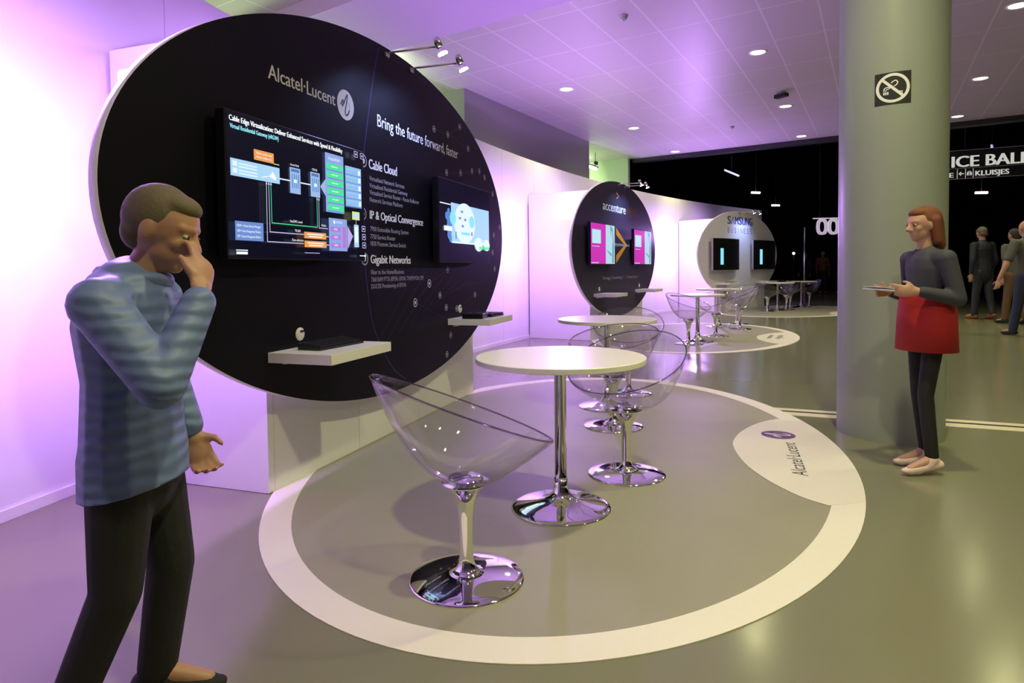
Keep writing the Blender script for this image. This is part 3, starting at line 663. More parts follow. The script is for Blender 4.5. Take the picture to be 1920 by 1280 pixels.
# arm spotlights over each board
LT = ['over the nearest black board', 'over the orange chevron board', 'over the far pale board']
proto_spot = None
for b in range(3):
    for k, u in enumerate((-.10, .25)):
        p = W(b, u, 0); lab = ('left' if k == 0 else 'right')+' chrome arm spotlight reaching out '+LT[b]
        if proto_spot is None:
            t = thing('arm_spotlight', lab, 'spotlight', (p.x, p.y, 2.575), BOOTHS[b][2], 'arm spotlights over the oval boards'); proto_spot = t
            bm = new(); tube(bm, [(0, .04, .0), (0, -.05, .012), (0, -.36, .005)], .0075, 10); obj('arm', bm, 'brushed_steel', t)
            bm = new(); box(bm, (0, .0, -.004), (.05, .03, .03), bev=.004); obj('clamp', bm, 'brushed_steel', t)
            mt = Matrix.Translation((0, -.385, .012)) @ Matrix.Rotation(math.radians(-25), 4, 'X')
            bm = new(); lathe(bm, [(0, .052), (.020, .050), (.024, .035), (.022, -.01), (.0, -.012)], 24, mt); lh = obj('lamp_head', bm, 'brushed_steel', t)
            bm = new(); lathe(bm, [(.010, -.014), (.022, -.03), (.034, -.058), (.035, -.062)], 24, mt); obj('reflector', bm, 'chrome', lh)
            bm = new(); lathe(bm, [(.0, -.058), (.031, -.058), (.026, -.045), (.0, -.042)], 24, mt); obj('bulb', bm, 'bulb_cool', lh)
        else: dup(proto_spot, (p.x, p.y, 2.575), BOOTHS[b][2], lab)
        q = W(b, u, .42, 2.50)
        light('arm_spot_light', 'SPOT', q, P_SPOT[b], C_SPOT, aim=W(b, u-.10, .0, 1.75), spot_size=math.radians(112), spot_blend=1., shadow_soft_size=.03)

# flood lamps hidden at the left rim of each board, washing the curved wall
for b in range(3):
    p = W(b, -1.86, -.17, 1.93)
    t = thing('flood_lamp', 'small white flood lamp behind the left rim of '+SHORT[b], 'lamp', p, BOOTHS[b][2], 'flood lamps behind the boards')
    bm = new(); box(bm, (0, 0, 0), (.07, .16, .11), bev=.008); obj('body', bm, 'white_board', t)
    bm = new(); box(bm, (-.038, 0, 0), (.006, .14, .09)); obj('lens', bm, 'flood_lens', t)
    bm = new(); tube(bm, [(.02, .0, .0), (.35, -.02, .0), (.5, -.09, .0)], .012, 8); obj('bracket', bm, 'brushed_steel', t)
    light('flood_or_fill_light', 'POINT', W(b, -1.97, -.19, 1.95), P_FLOOD[b], C_FLOOD, shadow_soft_size=.07)
    light('flood_or_fill_light', 'POINT', W(b, 1.86, -.19, 1.85), P_FILL_FAR[b], C_FLOOD, shadow_soft_size=.07)  # added fill without a lamp body, purples wall, ceiling and beam
    light('flood_or_fill_light', 'POINT', W(b, -.1, -.55, 2.50), P_TOP[b], C_FLOOD, shadow_soft_size=.07)  # unseen light with no fixture, added to lift upper wall and ceiling

# floor ovals
RC, ROUT, RIN = (.253, -1.191), (2.474, 1.623), (2.339, 1.4796)
def floor_set(b, labs, group):
    x, y, h = BOOTHS[b]; n = 160; rot = math.radians(2.0)
    def el(a, c_, t, dx=0.):
        ux, uy = a*math.cos(t), c_*math.sin(t); return (RC[0]+dx+ux*math.cos(rot)-uy*math.sin(rot), min(RC[1]+ux*math.sin(rot)+uy*math.cos(rot), .118))
    bm = new(); pts = [el(RIN[0]+.01, RIN[1]+.01, 2*PI*k/n) for k in range(n)]; prism(bm, pts, .0017, .0024)
    m_ = tag(obj('floor_mat', bm, 'mat_grey', loc=(x, y, 0), rotz=h), labs[0], 'floor mat', group)
    bm = new()
    for k in range(n):
        t0, t1 = 2*PI*k/n, 2*PI*(k+1)/n; a, c_, d, e = el(*ROUT, t0), el(*ROUT, t1), el(*RIN, t1), el(*RIN, t0)
        if all(q[1] > .117 for q in (a, c_, d, e)): continue
        quad(bm, [(*a, .0036), (*c_, .0036), (*d, .0036), (*e, .0036)]); quad(bm, [(*a, .0004), (*c_, .0004), (*c_, .0036), (*a, .0036)])
        quad(bm, [(*d, .0024), (*e, .0024), (*e, .0036), (*d, .0036)])
    r_ = tag(obj('floor_ring', bm, 'vinyl_white', loc=(x, y, 0), rotz=h), labs[1], 'floor marking', 'white oval floor rings')
    # leaf-shaped name panel on the outer side
    top = [(-.557, 2.585), (-.483, 2.49), (-.374, 2.408), (-.222, 2.323), (.03, 2.229), (.379, 2.172), (.61, 2.189), (.851, 2.253), (1.087, 2.362), (1.245, 2.489)]
    inner = [(p_.x, -p_.y) for p_ in spline([Vector(q) for q in top], 4)]
    outer = []
    for k in range(n):
        q = el(ROUT[0]*.999, ROUT[1]*.999, 2*PI*k/n)
        if q[1] < RC[1] and -.50 < q[0] < 1.20: outer.append(q)
    outer.sort(key=lambda q: -q[0])
    t = thing('floor_nameplate', labs[2], 'floor marking', (x, y, 0), h, 'leaf-shaped floor panels')
    bm = new(); prism(bm, inner+outer, .0037, .0046); obj('panel', bm, 'lens_white', t)
    return t
FL = [('grey floor mat inside the nearest white oval', 'white oval ring on the floor nearest the camera', 'white leaf-shaped floor panel with a purple badge, at the right rim of the nearest oval'),
      ('grey floor mat inside the middle white oval', 'white oval ring on the floor before the orange chevron board', 'white leaf-shaped floor panel with small dark marks, on the middle oval'),
      ('grey floor mat inside the farthest white oval', 'white oval ring on the floor before the far pale board', 'white leaf-shaped floor panel on the farthest oval')]
FN = [floor_set(b, FL[b], 'grey floor mats') for b in range(3)]
bm = new(); frm = lambda a, c_: (a, c_, .0050)
line_obj('wordmark', 'Alcatel·Lucent', -.120, -2.548, .69, .078, 'dark_ink', FN[0], frame=frm); emblem(bm, .755, -2.463, .108, 0, 2, frame=lambda a, c_: (a, c_, .0052))
obj('emblem', bm, ['purple_ink', 'dark_ink', 'vinyl_white'], FN[0], fix=False)
for b, lines in ((1, ('accenture', 'digital')), (2, ('SAMSUNG', 'BUSINESS'))):
    for k, st in enumerate(lines): line_obj('text_line', st, .15, -2.40-.14*k, .55, .085, 'dark_ink', FN[b], frame=frm, bold=.003)

# ------------------------------------------------------------------ ceiling fittings
LP = [((1.13, 10.72), 'nearest of the left row'), ((2.88, 13.73), 'middle of the left row'), ((4.54, 16.54), 'last of the left row, by the dark hall'),
      ((3.63, 9.01), 'nearest of the middle row, left of the column'), ((5.37, 12.02), 'middle of the row left of the column'), ((6.97, 14.78), 'last of the middle row, by the dark hall'),
      ((6.05, 7.5), 'nearest of the right row, in the top corner of the photo'), ((7.79, 10.39), 'middle of the row right of the column'), ((9.3, 13.01), 'right row, just above the black hanging sign')]
HID = [(1.88, 6.0), (1.77, 2.74), (.91, .30), (4.3, 4.5), (4.0, .6), (6.8, 3.0), (9.55, 9.0)]
pd = None
for (q, lb) in LP+[(q, None) for q in HID]:
    if lb:
        if pd is None:
            pd = t = thing('ceiling_downlight', 'round recessed downlight, '+lb, 'ceiling light', (*q, ZC), 0, 'recessed ceiling downlights')
            bm = new(); lathe(bm, [(.095, -.001), (.118, -.012), (.125, -.006), (.125, .0)], 40); obj('trim_ring', bm, 'white_board', t)
            bm = new(); lathe(bm, [(.0, -.0035), (.096, -.0035), (.096, -.001), (.0, -.001)], 40); obj('lamp', bm, 'lamp_core', t)
            bm = new(); lathe(bm, [(.05, -.004), (.056, -.010), (.062, -.004)], 32); obj('reflector_ring', bm, 'lamp_warm', t)
        else: dup(pd, (*q, ZC), 0, 'round recessed downlight, '+lb)
    light('downlight', 'SPOT', (*q, ZC-.03), P_DOWN*(1.9 if q in ((1.77, 2.74), (.91, .30)) else .5 if q in ((1.13, 10.72), (2.88, 13.73), (4.54, 16.54)) else 1.), C_DOWN, aim=(*q, 0), spot_size=math.radians(150), spot_blend=.9, shadow_soft_size=.09)
# smoke detectors
for q, lb in (((1.49, 7.67), 'small white smoke detector near the front of the ceiling'), ((4.96, 13.69), 'small white smoke detector toward the dark hall')):
    t = thing('smoke_detector', lb, 'smoke detector', (*q, ZC)); bm = new(); lathe(bm, [(0, -.05), (.035, -.05), (.045, -.03), (.03, -.02), (.055, -.016), (.055, 0), (0, 0)], 28); obj('housing', bm, 'grey_ink', t)
    bm = new(); lathe(bm, [(0, -.062), (.012, -.06), (.014, -.05), (0, -.05)], 16); obj('sensor', bm, 'brushed_steel', t)
t = thing('ceiling_projector', 'small dark fitting on the ceiling beside the middle row of lights', 'fitting', (4.87, 11.07, ZC)); bm = new(); box(bm, (0, 0, -.06), (.10, .22, .06), Matrix.Rotation(.5, 3, 'Z')); obj('body', bm, 'black_soft', t); bm = new(); box(bm, (0, 0, -.015), (.05, .05, .03)); obj('mount', bm, 'brushed_steel', t)
t = thing('pendant_tube', 'hanging green-white tube light in the recess beside the grey wall block', 'ceiling light', (2.35, 16.35, 3.72), GRID)
bm = new(); tube(bm, [(-.32, 0, 0), (.32, 0, 0)], .03, 12); obj('tube', bm, 'tube_green', t); bm = new(); box(bm, (0, 0, .05), (.7, .10, .03)); obj('housing', bm, 'brushed_steel', t)
bm = new(); tube(bm, [(.25, 0, .06), (.25, 0, .42)], .008, 8); box(bm, (.3, 0, .16), (.14, .05, .08)); obj('hanger', bm, 'black_soft', t)
light('recess_light', 'AREA', (*G(6.6, -.55), ZC-.5), P_RECESS*.9, C_RECESS, aim=(*G(6.6, -1.3), 3.4), size=.8)
light('recess_light', 'AREA', (*G(-2.4, -.3), ZC-1.0), P_RECESS, C_RECESS, aim=(*G(-2.4, -1.3), 3.9), size=1.4)
light('recess_light', 'POINT', (*G(-6.5, .1), 3.2), P_RECESS*.5, (1., .93, .7), shadow_soft_size=.3)

# ------------------------------------------------------------------ no-smoking sign on the column
cc = Vector((2.635, 4.297, 0)); fa = math.atan2(-.853, -.523); RR = .317
def bend(dr): return lambda a, c_: (cc.x+(RR+dr)*math.cos(fa+a/RR), cc.y+(RR+dr)*math.sin(fa+a/RR), 2.252+c_)
t = thing('no_smoking_sign', 'square black no-smoking sign stuck on the grey column', 'sign', (0, 0, 0))
bm = new(); hw = .098; n = 16
for k in range(n):
    a, c_ = -hw+2*hw*k/n, -hw+2*hw*(k+1)/n; fo, bk = bend(.004), bend(.0005)
    quad(bm, [fo(a, -hw), fo(c_, -hw), fo(c_, hw), fo(a, hw)]); quad(bm, [fo(a, hw), fo(c_, hw), bk(c_, hw), bk(a, hw)]); quad(bm, [fo(a, -hw), fo(c_, -hw), bk(c_, -hw), bk(a, -hw)])
quad(bm, [fo(-hw, -hw), fo(-hw, hw), bk(-hw, hw), bk(-hw, -hw)]); quad(bm, [fo(hw, -hw), fo(hw, hw), bk(hw, hw), bk(hw, -hw)])
obj('plate', bm, 'black_soft', t)
bm = new(); fo = bend(.0048); ringflat(bm, 0, 0, .074, .091, 0, frame=fo, seg=48); strokeflat(bm, [(-.056+.0093*k, .056-.0093*k) for k in range(13)], .016, 0, frame=bend(.0052))
for x0, x1 in ((-.050, -.043), (-.040, -.033), (-.030, .044), (.047, .052)): quad(bm, [fo(x0, -.040), fo(x1, -.040), fo(x1, -.022), fo(x0, -.022)], 0)
strokeflat(bm, spline([(-.047, -.018), (-.044, .0), (-.03, .006), (-.014, .006)], 5), .006, 0, frame=fo); strokeflat(bm, spline([(-.037, -.018), (-.034, -.008), (-.022, -.004), (-.012, .002)], 5), .005, 0, frame=fo)
strokeflat(bm, spline([(.006, .010), (.018, .016), (.026, .032), (.016, .044), (.002, .040), (-.008, .030)], 5), .006, 0, frame=fo)
obj('pictogram', bm, 'white_ink', t)

# ------------------------------------------------------------------ hanging hall sign and OO letters
sd = Vector((.9018, -.4322, 0)); sh = math.atan2(sd.y, sd.x); so = Vector((10.42, 15.05, 0))+sd*.14
t = thing('hanging_sign', 'long black hanging sign with large white capitals, right of the column', 'sign', so, sh)
bm = new(); box(bm, (1.35, .03, 3.585), (3.1, .05, .40)); obj('upper_panel', bm, 'lintel_black', t)
bm = new(); box(bm, (1.35, .03, 3.25), (3.1, .05, .235)); obj('lower_panel', bm, 'lintel_black', t)
bm = new()
for z in (3.79, 3.375, 3.13): box(bm, (1.35, 0, z), (3.1, .012, .010))
obj('edge_strip', bm, 'grey_ink', t)
bm = new(); text(bm, 'ICE BALI', .05, 3.405, 1.33, .25, 0, y=.003, bold=.014); text(bm, 'E', .0, 3.175, .075, .105, 0, y=.003, bold=.006); text(bm, 'KLUISJES', .50, 3.185, .62, .11, 0, y=.003, bold=.006); text(bm, 'LOCKERS', .50, 3.142, .22, .028, 1, y=.003)
for x_ in (.15, .31, .455): quad(bm, [(x_-.005, .002, 3.14), (x_+.005, .002, 3.14), (x_+.005, .002, 3.36), (x_-.005, .002, 3.36)], 0)
strokeflat(bm, [(.28, 3.25), (.19, 3.25)], .020, 0, y=.003); strokeflat(bm, [(.225, 3.29), (.185, 3.25), (.225, 3.21)], .020, 0, y=.002)
quad(bm, [(.335, .003, 3.205), (.43, .003, 3.205), (.43, .003, 3.265), (.335, .003, 3.265)], 0); ringflat(bm, .3825, 3.262, .026, .040, 0, y=.003, a0=0, a1=PI, seg=14); quad(bm, [(.365, .002, 3.215), (.40, .002, 3.215), (.40, .002, 3.242), (.365, .002, 3.242)], 2)
mat('sign_white', (.85, .86, .80), .5, emit=(.75, .78, .70), es=.62)
obj('lettering', bm, ['sign_white', 'grey_ink', 'lintel_black'], t)
bm = new()
for x_ in (.3, 2.4): tube(bm, [(x_, .03, 3.78), (x_, .03, 6.39)], .012, 8)
obj('suspension_rod', bm, 'lintel_black', t)
mat('letter_glow', (.8, .8, .8), .5, emit=(.62, .56, .60), es=.55)
t = thing('illuminated_letters', 'pale glowing OO letters under a thin bar, just left of the column in the hall', 'sign', (9.93, 20., 2.12), -.12)
for k in range(2):
    bm = new(); n = 36
    for i in range(n):
        t0, t1 = 2*PI*i/n, 2*PI*(i+1)/n
        def sq(r, tt, w): return (.17+.34*k+w*r*math.copysign(abs(math.cos(tt))**.75, math.cos(tt)), r*1.0*math.copysign(abs(math.sin(tt))**.75, math.sin(tt))+.25)
        o0, o1, i0, i1 = sq(.25, t0, .66), sq(.25, t1, .66), sq(.165, t0, .48), sq(.165, t1, .48)
        for d_, rev in ((0, 0), (.08, 1)): quad(bm, [(o0[0], d_, o0[1]), (o1[0], d_, o1[1]), (i1[0], d_, i1[1]), (i0[0], d_, i0[1])])
        quad(bm, [(o0[0], 0, o0[1]), (o1[0], 0, o1[1]), (o1[0], .08, o1[1]), (o0[0], .08, o0[1])]); quad(bm, [(i0[0], 0, i0[1]), (i1[0], 0, i1[1]), (i1[0], .08, i1[1]), (i0[0], .08, i0[1])])
    obj('letter', bm, 'letter_glow', t)
bm = new(); box(bm, (.38, .04, .515), (.95, .10, .03)); obj('top_bar', bm, 'letter_glow', t)
bm = new(); tube(bm, [(.1, .04, .52), (.1, .04, 4.25)], .01, 8); tube(bm, [(.7, .04, .52), (.7, .04, 4.25)], .01, 8); obj('hanger', bm, 'lintel_black', t)
t = thing('glass_partition', 'tall thin glass partition with a metal post in the dark hall', 'partition', (9.07, 19., 0), .1)
bm = new(); tube(bm, [(0, 0, 0), (0, 0, 2.3)], .022, 10); obj('post', bm, 'brushed_steel', t); bm = new(); box(bm, (-.75, 0, 1.2), (1.45, .012, 2.2)); obj('pane', bm, 'glass_screen', t)
# hall lamps
for q, L_, rz, mt_, lb in (((8.01, 20., 3.46), .30, .25, 'lamp_warm', 'glowing warm bar lamp hanging in the hall above the far pale board'), ((10.36, 24., 3.44), .32, .2, 'lamp_warm', 'small warm bar lamp deeper in the dark hall, right of the first bar lamp'),
                           ((12.82, 17., 3.04), .30, -.1, 'lamp_warm', 'warm bar lamp under the black hanging sign'), ((6.53, 18., 3.79), .52, -1.0, 'lamp_cool', 'slanting violet tube under the ceiling edge of the hall'), ((13.85, 18., 4.39), .5, .95, 'lamp_cool', 'slanting violet tube above the black hanging sign')):
    t = thing('bar_lamp', lb, 'ceiling light', q, rz, 'bar lamps in the dark hall')
    bm = new(); tube(bm, [(-L_/2, 0, 0), (L_/2, 0, 0)], .032 if mt_ == 'lamp_warm' else .026, 10); o = obj('tube', bm, mt_, t)
    if mt_ == 'lamp_cool': o.rotation_euler = (0, .45 if rz < 0 else -.5, 0)
    bm = new(); tube(bm, [(0, 0, .04), (0, 0, 6.38-q[2])], .006, 6); obj('hanger', bm, 'lintel_black', t)
t = thing('hall_spot', 'tiny bright white lamp shining deep in the dark hall', 'lamp', (11.05, 24., 1.63)); bm = new(); bmesh.ops.create_icosphere(bm, subdivisions=2, radius=.05); obj('bulb', bm, 'spark', t); bm = new(); tube(bm, [(0, 0, -.04), (0, 0, -1.63)], .012, 8); obj('stand', bm, 'lintel_black', t)
light('hall_light', 'SPOT', (9.6, 9.6, 4.0), P_HALL, C_HALL, aim=(9.6, 11.9, 0), spot_size=1.9, spot_blend=.8, shadow_soft_size=.1)
light('hall_light', 'SPOT', (14.0, 24., 5.5), P_HALL*.5, (1., .5, .25), aim=(13.5, 26, 0), spot_size=1.6, spot_blend=.8, shadow_soft_size=.1)
light('hall_light', 'SPOT', (8.5, 18.0, 5.5), P_HALL*.7, (.7, .75, 1.), aim=(9.5, 21, 0), spot_size=1.9, spot_blend=.8, shadow_soft_size=.1)

# ------------------------------------------------------------------ people
def V3(*a): return Vector(a)
def capsule(bm, a, b, ra, rb, side=None, flat=1., seg=14):
    "tapered round-ended limb; flat squashes it across `side`x`axis`"
    a, b = Vector(a), Vector(b); t = (b-a); L_ = t.length; t = t/L_ if L_ > 1e-6 else Vector((0, 0, 1))
    s = Vector(side) if side is not None else (Vector((0, 1, 0)) if abs(t.y) < .9 else Vector((1, 0, 0)))
    s = (s-t*s.dot(t)).normalized(); q = t.cross(s); prof = []
    for k in range(1, 5): an = -PI/2+PI/2*k/4; prof.append((a+t*ra*math.sin(an)*(flat if flat > 1 else 1), ra*math.cos(an)))
    for k in range(0, 4): an = PI/2*k/4; prof.append((b+t*rb*math.sin(an), rb*math.cos(an)))
    rings = [[bm.verts.new(c+(s*math.cos(2*PI*i/seg)+q*math.sin(2*PI*i/seg)*flat)*r) for i in range(seg)] for c, r in prof]
    v0, v1 = bm.verts.new(a-t*ra), bm.verts.new(b+t*rb)
    for A, B in zip(rings, rings[1:]):
        for i in range(seg): bm.faces.new((A[i], A[(i+1) % seg], B[(i+1) % seg], B[i]))
    for i in range(seg): bm.faces.new((v0, rings[0][(i+1) % seg], rings[0][i])); bm.faces.new((v1, rings[-1][i], rings[-1][(i+1) % seg]))
def ellipsoid(bm, c, r, f=(1, 0, 0), u=(0, 0, 1)):
    f = Vector(f).normalized(); u = Vector(u); u = (u-f*u.dot(f)).normalized(); s = u.cross(f)
    vs = bmesh.ops.create_icosphere(bm, subdivisions=3, radius=1)['verts']
    m = Matrix(((f.x*r[0], s.x*r[1], u.x*r[2], c[0]), (f.y*r[0], s.y*r[1], u.y*r[2], c[1]), (f.z*r[0], s.z*r[1], u.z*r[2], c[2]), (0, 0, 0, 1)))
    bmesh.ops.transform(bm, matrix=m, verts=vs)
def blob(name, bm, mt, parent, voxel=.008, smooth=3, clip=None):
    me = bpy.data.meshes.new('tmp'); bm.to_mesh(me); bm.free(); o = bpy.data.objects.new('tmp', me); COL.objects.link(o)
    r = o.modifiers.new('r', 'REMESH'); r.mode = 'VOXEL'; r.voxel_size = voxel
    s = o.modifiers.new('s', 'SMOOTH'); s.iterations = smooth; s.factor = .5
    dg = bpy.context.evaluated_depsgraph_get(); dg.update(); m2 = bpy.data.meshes.new_from_object(o.evaluated_get(dg)); bpy.data.objects.remove(o); bpy.data.meshes.remove(me)
    m2.name = name
    if clip:
        b2 = bmesh.new(); b2.from_mesh(m2); g = bmesh.ops.bisect_plane(b2, geom=b2.verts[:]+b2.edges[:]+b2.faces[:], plane_co=clip[0], plane_no=clip[1], clear_outer=True)
        ed = [e for e in g['geom_cut'] if isinstance(e, bmesh.types.BMEdge)]; bmesh.ops.holes_fill(b2, edges=ed, sides=0); b2.to_mesh(m2); b2.free()
    for p_ in m2.polygons: p_.use_smooth = True
    m2.materials.clear(); m2.materials.append(M[mt]); o2 = bpy.data.objects.new(name, m2); COL.objects.link(o2); o2.parent = parent
    return o2
def hand(bm, w, d, n, s, k=1., curl=.5):
    "palm, four jointed fingers of different lengths and a thumb leaving the side of the palm; n is the way the fingers curl, s the thumb side"
    w, d, n, s = Vector(w), Vector(d).normalized(), Vector(n).normalized(), Vector(s).normalized()
    capsule(bm, w-d*.02*k, w+d*.015*k, .026*k, .028*k, s, .75)
    capsule(bm, w+d*.02*k, w+d*.070*k, .036*k, .042*k, s, .36)
    for i, (of, ln) in enumerate(((.033, .070), (.011, .080), (-.011, .074), (-.033, .058))):
        p = w+d*.088*k+s*of*k; ang = 0.
        for j, fr_ in enumerate((.45, .31, .24)):
            ang += curl*(.75 if j == 0 else 1.)*(1+.12*i); dd = d*math.cos(ang)+n*math.sin(ang)+s*of*1.2; dd.normalize(); q = p+dd*ln*fr_*k*1.1
            capsule(bm, p, q, (.0098-.0011*j)*k, (.0092-.0011*j)*k, seg=8); p = q
    p = w+d*.028*k+s*.030*k; q = p+(d*.55+s*.75+n*.25).normalized()*.034*k; capsule(bm, p, q, .0145*k, .0115*k, seg=8); r = q+(d*.85+s*.25+n*.4).normalized()*.030*k; capsule(bm, q, r, .0112*k, .0088*k, seg=8)
def head(bm, c, f, u, k=1.):
    c, f, u = Vector(c), Vector(f).normalized(), Vector(u); u = (u-f*u.dot(f)).normalized(); s = u.cross(f)
    ellipsoid(bm, c+u*.018*k-f*.008*k, (.098*k, .077*k, .098*k), f, u); ellipsoid(bm, c+f*.024*k-u*.048*k, (.066*k, .058*k, .062*k), f, u); ellipsoid(bm, c+f*.060*k-u*.088*k, (.026*k, .028*k, .020*k), f, u)
    capsule(bm, c+f*.084*k+u*.012*k, c+f*.106*k-u*.026*k, .010*k, .0155*k, s, 1., 8)
    for q in (-1, 1):
        ellipsoid(bm, c+s*q*.076*k-u*.008*k-f*.008*k, (.020*k, .011*k, .033*k), f, u); ellipsoid(bm, c+s*q*.034*k+f*.056*k-u*.022*k, (.026*k, .024*k, .022*k), f, u)
        capsule(bm, c+s*q*.014*k+f*.083*k+u*.026*k, c+s*q*.048*k+f*.066*k+u*.024*k, .011*k, .009*k, None, 1., 8)
        ellipsoid(bm, c+s*q*.010*k+f*.096*k-u*.030*k, (.012*k, .010*k, .009*k), f, u)
    capsule(bm, c+s*.018*k+f*.079*k-u*.056*k, c-s*.018*k+f*.079*k-u*.056*k, .0085*k, .0085*k, None, 1., 8); capsule(bm, c+s*.014*k+f*.076*k-u*.066*k, c-s*.014*k+f*.076*k-u*.066*k, .009*k, .009*k, None, 1., 8)
def person(label, loc, rz, J, k, skin, top, bottom, shoe, hair=None, sleeve='long', group=None, voxel=.008, hips=1., top_len=0., hairstyle='short', skirt=None, top_puff=1., eyes=True, leg_w=1., hem=None):
    """J: joints in metres in the figure's own frame (+x ahead, +y to its left); k scales the girths"""
    t = thing('person', label, 'person', loc, rz, group)
    pel, nk = Vector(J['pelvis']), Vector(J['neck']); mid = pel.lerp(nk, .42); ch = pel.lerp(nk, .74); Y = Vector((0, 1, 0)); shl, shr = Vector(J['sh'][0]), Vector(J['sh'][1]); lat = (shl-shr).normalized()
    hf = Vector(J.get('look', (1, 0, 0))).normalized(); hu = Vector(J.get('head_up', (0, 0, 1))); hc = Vector(J['head'])
    def torso(bm, g):
        capsule(bm, pel, mid, .150*k*g, .138*k*g, Y, .70); capsule(bm, mid, ch, .138*k*g, .158*k*g, lat, .70); capsule(bm, ch, nk-(nk-pel).normalized()*.05*k, .155*k*g, .10*k*g, lat, .68)
        capsule(bm, shl, shr, .060*k*g, .060*k*g)
    bm = new(); torso(bm, .86); capsule(bm, nk-(nk-pel).normalized()*.05*k, hc-hu.normalized()*.05*k, .056*k, .050*k)
    head(bm, hc, hf, hu, k*1.0)
    for i in (0, 1):
        sh_, el_, wr = Vector(J['sh'][i]), Vector(J['el'][i]), Vector(J['wr'][i]); capsule(bm, sh_, el_, .046*k, .038*k); capsule(bm, el_, wr, .040*k, .026*k)
        hd = J['hand'][i]; hand(bm, wr+Vector(hd[0]).normalized()*.018*k, hd[0], hd[1], hd[2], k*.98, hd[3])
        hp, kn, an = Vector(J['hip'][i]), Vector(J['kn'][i]), Vector(J['an'][i]); capsule(bm, hp, kn, .062*k*leg_w, .045*k*leg_w); capsule(bm, kn, an, .045*k*leg_w, .032*k)
        ft = J['toe'][i]; capsule(bm, an, Vector(ft)+Vector((0, 0, .012*k)), .034*k, .024*k)
    body = blob('body', bm, skin, t, voxel, 2)
    # top
    bm = new(); torso(bm, 1.06*top_puff)
    if top_len: capsule(bm, pel, pel-Vector((0, 0, top_len)), .158*k*top_puff, .162*k*top_puff, Y, .74)
    for i in (0, 1):
        sh_, el_, wr = Vector(J['sh'][i]), Vector(J['el'][i]), Vector(J['wr'][i])
        if sleeve == 'long': capsule(bm, sh_, el_, .062*k*top_puff, .053*k*top_puff); capsule(bm, el_, wr.lerp(el_, .06), .053*k*top_puff, .040*k*top_puff)
        else: capsule(bm, sh_, sh_.lerp(el_, .72), .066*k, .060*k)
    blob('shirt' if sleeve != 'long' else 'jacket', bm, top, t, voxel*1.1, 4, hem)
    # trousers
    bm = new(); capsule(bm, pel+Vector((0, 0, .02*k)), pel-Vector((0, 0, .06*k)), .150*k*hips, .150*k*hips, Y, .74)
    for i in (0, 1):
        hp, kn, an = Vector(J['hip'][i]), Vector(J['kn'][i]), Vector(J['an'][i]); capsule(bm, hp, kn, .090*k*leg_w, .066*k*leg_w); capsule(bm, kn, an+(kn-an).normalized()*.01*k, .066*k*leg_w, .056*k*leg_w)
    blob('trousers', bm, bottom, t, voxel*1.1, 4)
    if skirt:
        bm = new(); zt, zb_ = skirt[1], skirt[2]; lathe(bm, [(.168*k, zt), (.182*k, zt-.05), (.195*k, zt-.16), (.205*k, zb_), (.200*k, zb_), (.189*k, zt-.16), (.176*k, zt-.05), (.162*k, zt)], 40, Matrix.Translation((pel.x, pel.y, 0)) @ Matrix.Diagonal((.80, 1.0, 1, 1))); obj('skirt', bm, skirt[0], t)
    for i in (0, 1):
        an, ft = Vector(J['an'][i]), Vector(J['toe'][i]); bm = new(); d = (ft-an); d.z = 0; d.normalize(); heel = an-d*.035*k; heel.z = an.z-.035*k
        capsule(bm, heel, ft, .040*k, .034*k, Vector((-d.y, d.x, 0)), .85); capsule(bm, an, heel+d*.06*k, .042*k, .04*k); capsule(bm, ft-d*.05*k, ft+d*.03*k, .036*k, .026*k, Vector((-d.y, d.x, 0)), .7)
        blob('shoe', bm, shoe, t, voxel, 2)
    u_ = (hu-hf*hu.dot(hf)).normalized(); s_ = u_.cross(hf)
    if hair:
        bm = new(); ellipsoid(bm, hc+u_*.028*k-hf*.024*k, (.097*k, .083*k, .096*k), hf, u_); ellipsoid(bm, hc-hf*.055*k-u_*.02*k, (.050*k, .070*k, .062*k), hf, u_); ellipsoid(bm, hc+u_*.075*k+hf*.022*k, (.06*k, .062*k, .036*k), hf, u_)
        if hairstyle == 'long':
            for q in (-1, 1): capsule(bm, hc+s_*q*.070*k-hf*.03*k+u_*.02*k, hc+s_*q*.074*k-hf*.035*k-u_*.12*k, .034*k, .030*k)
            capsule(bm, hc-hf*.07*k, hc-hf*.075*k-u_*.14*k, .060*k, .055*k)
        blob('hair', bm, hair, t, voxel, 2)
    if eyes:
        for q in (-1, 1):
            bm = new(); ellipsoid(bm, hc+s_*q*.033*k+hf*.079*k+u_*.004*k, (.009*k, .012*k, .0065*k), hf, u_); e = obj('eye', bm, 'eye_white', t); bm = new(); ellipsoid(bm, hc+s_*q*.033*k+hf*.0848*k+u_*.004*k, (.0045*k, .0068*k, .0062*k), hf, u_); obj('iris', bm, 'eye_dark', e)
    return t

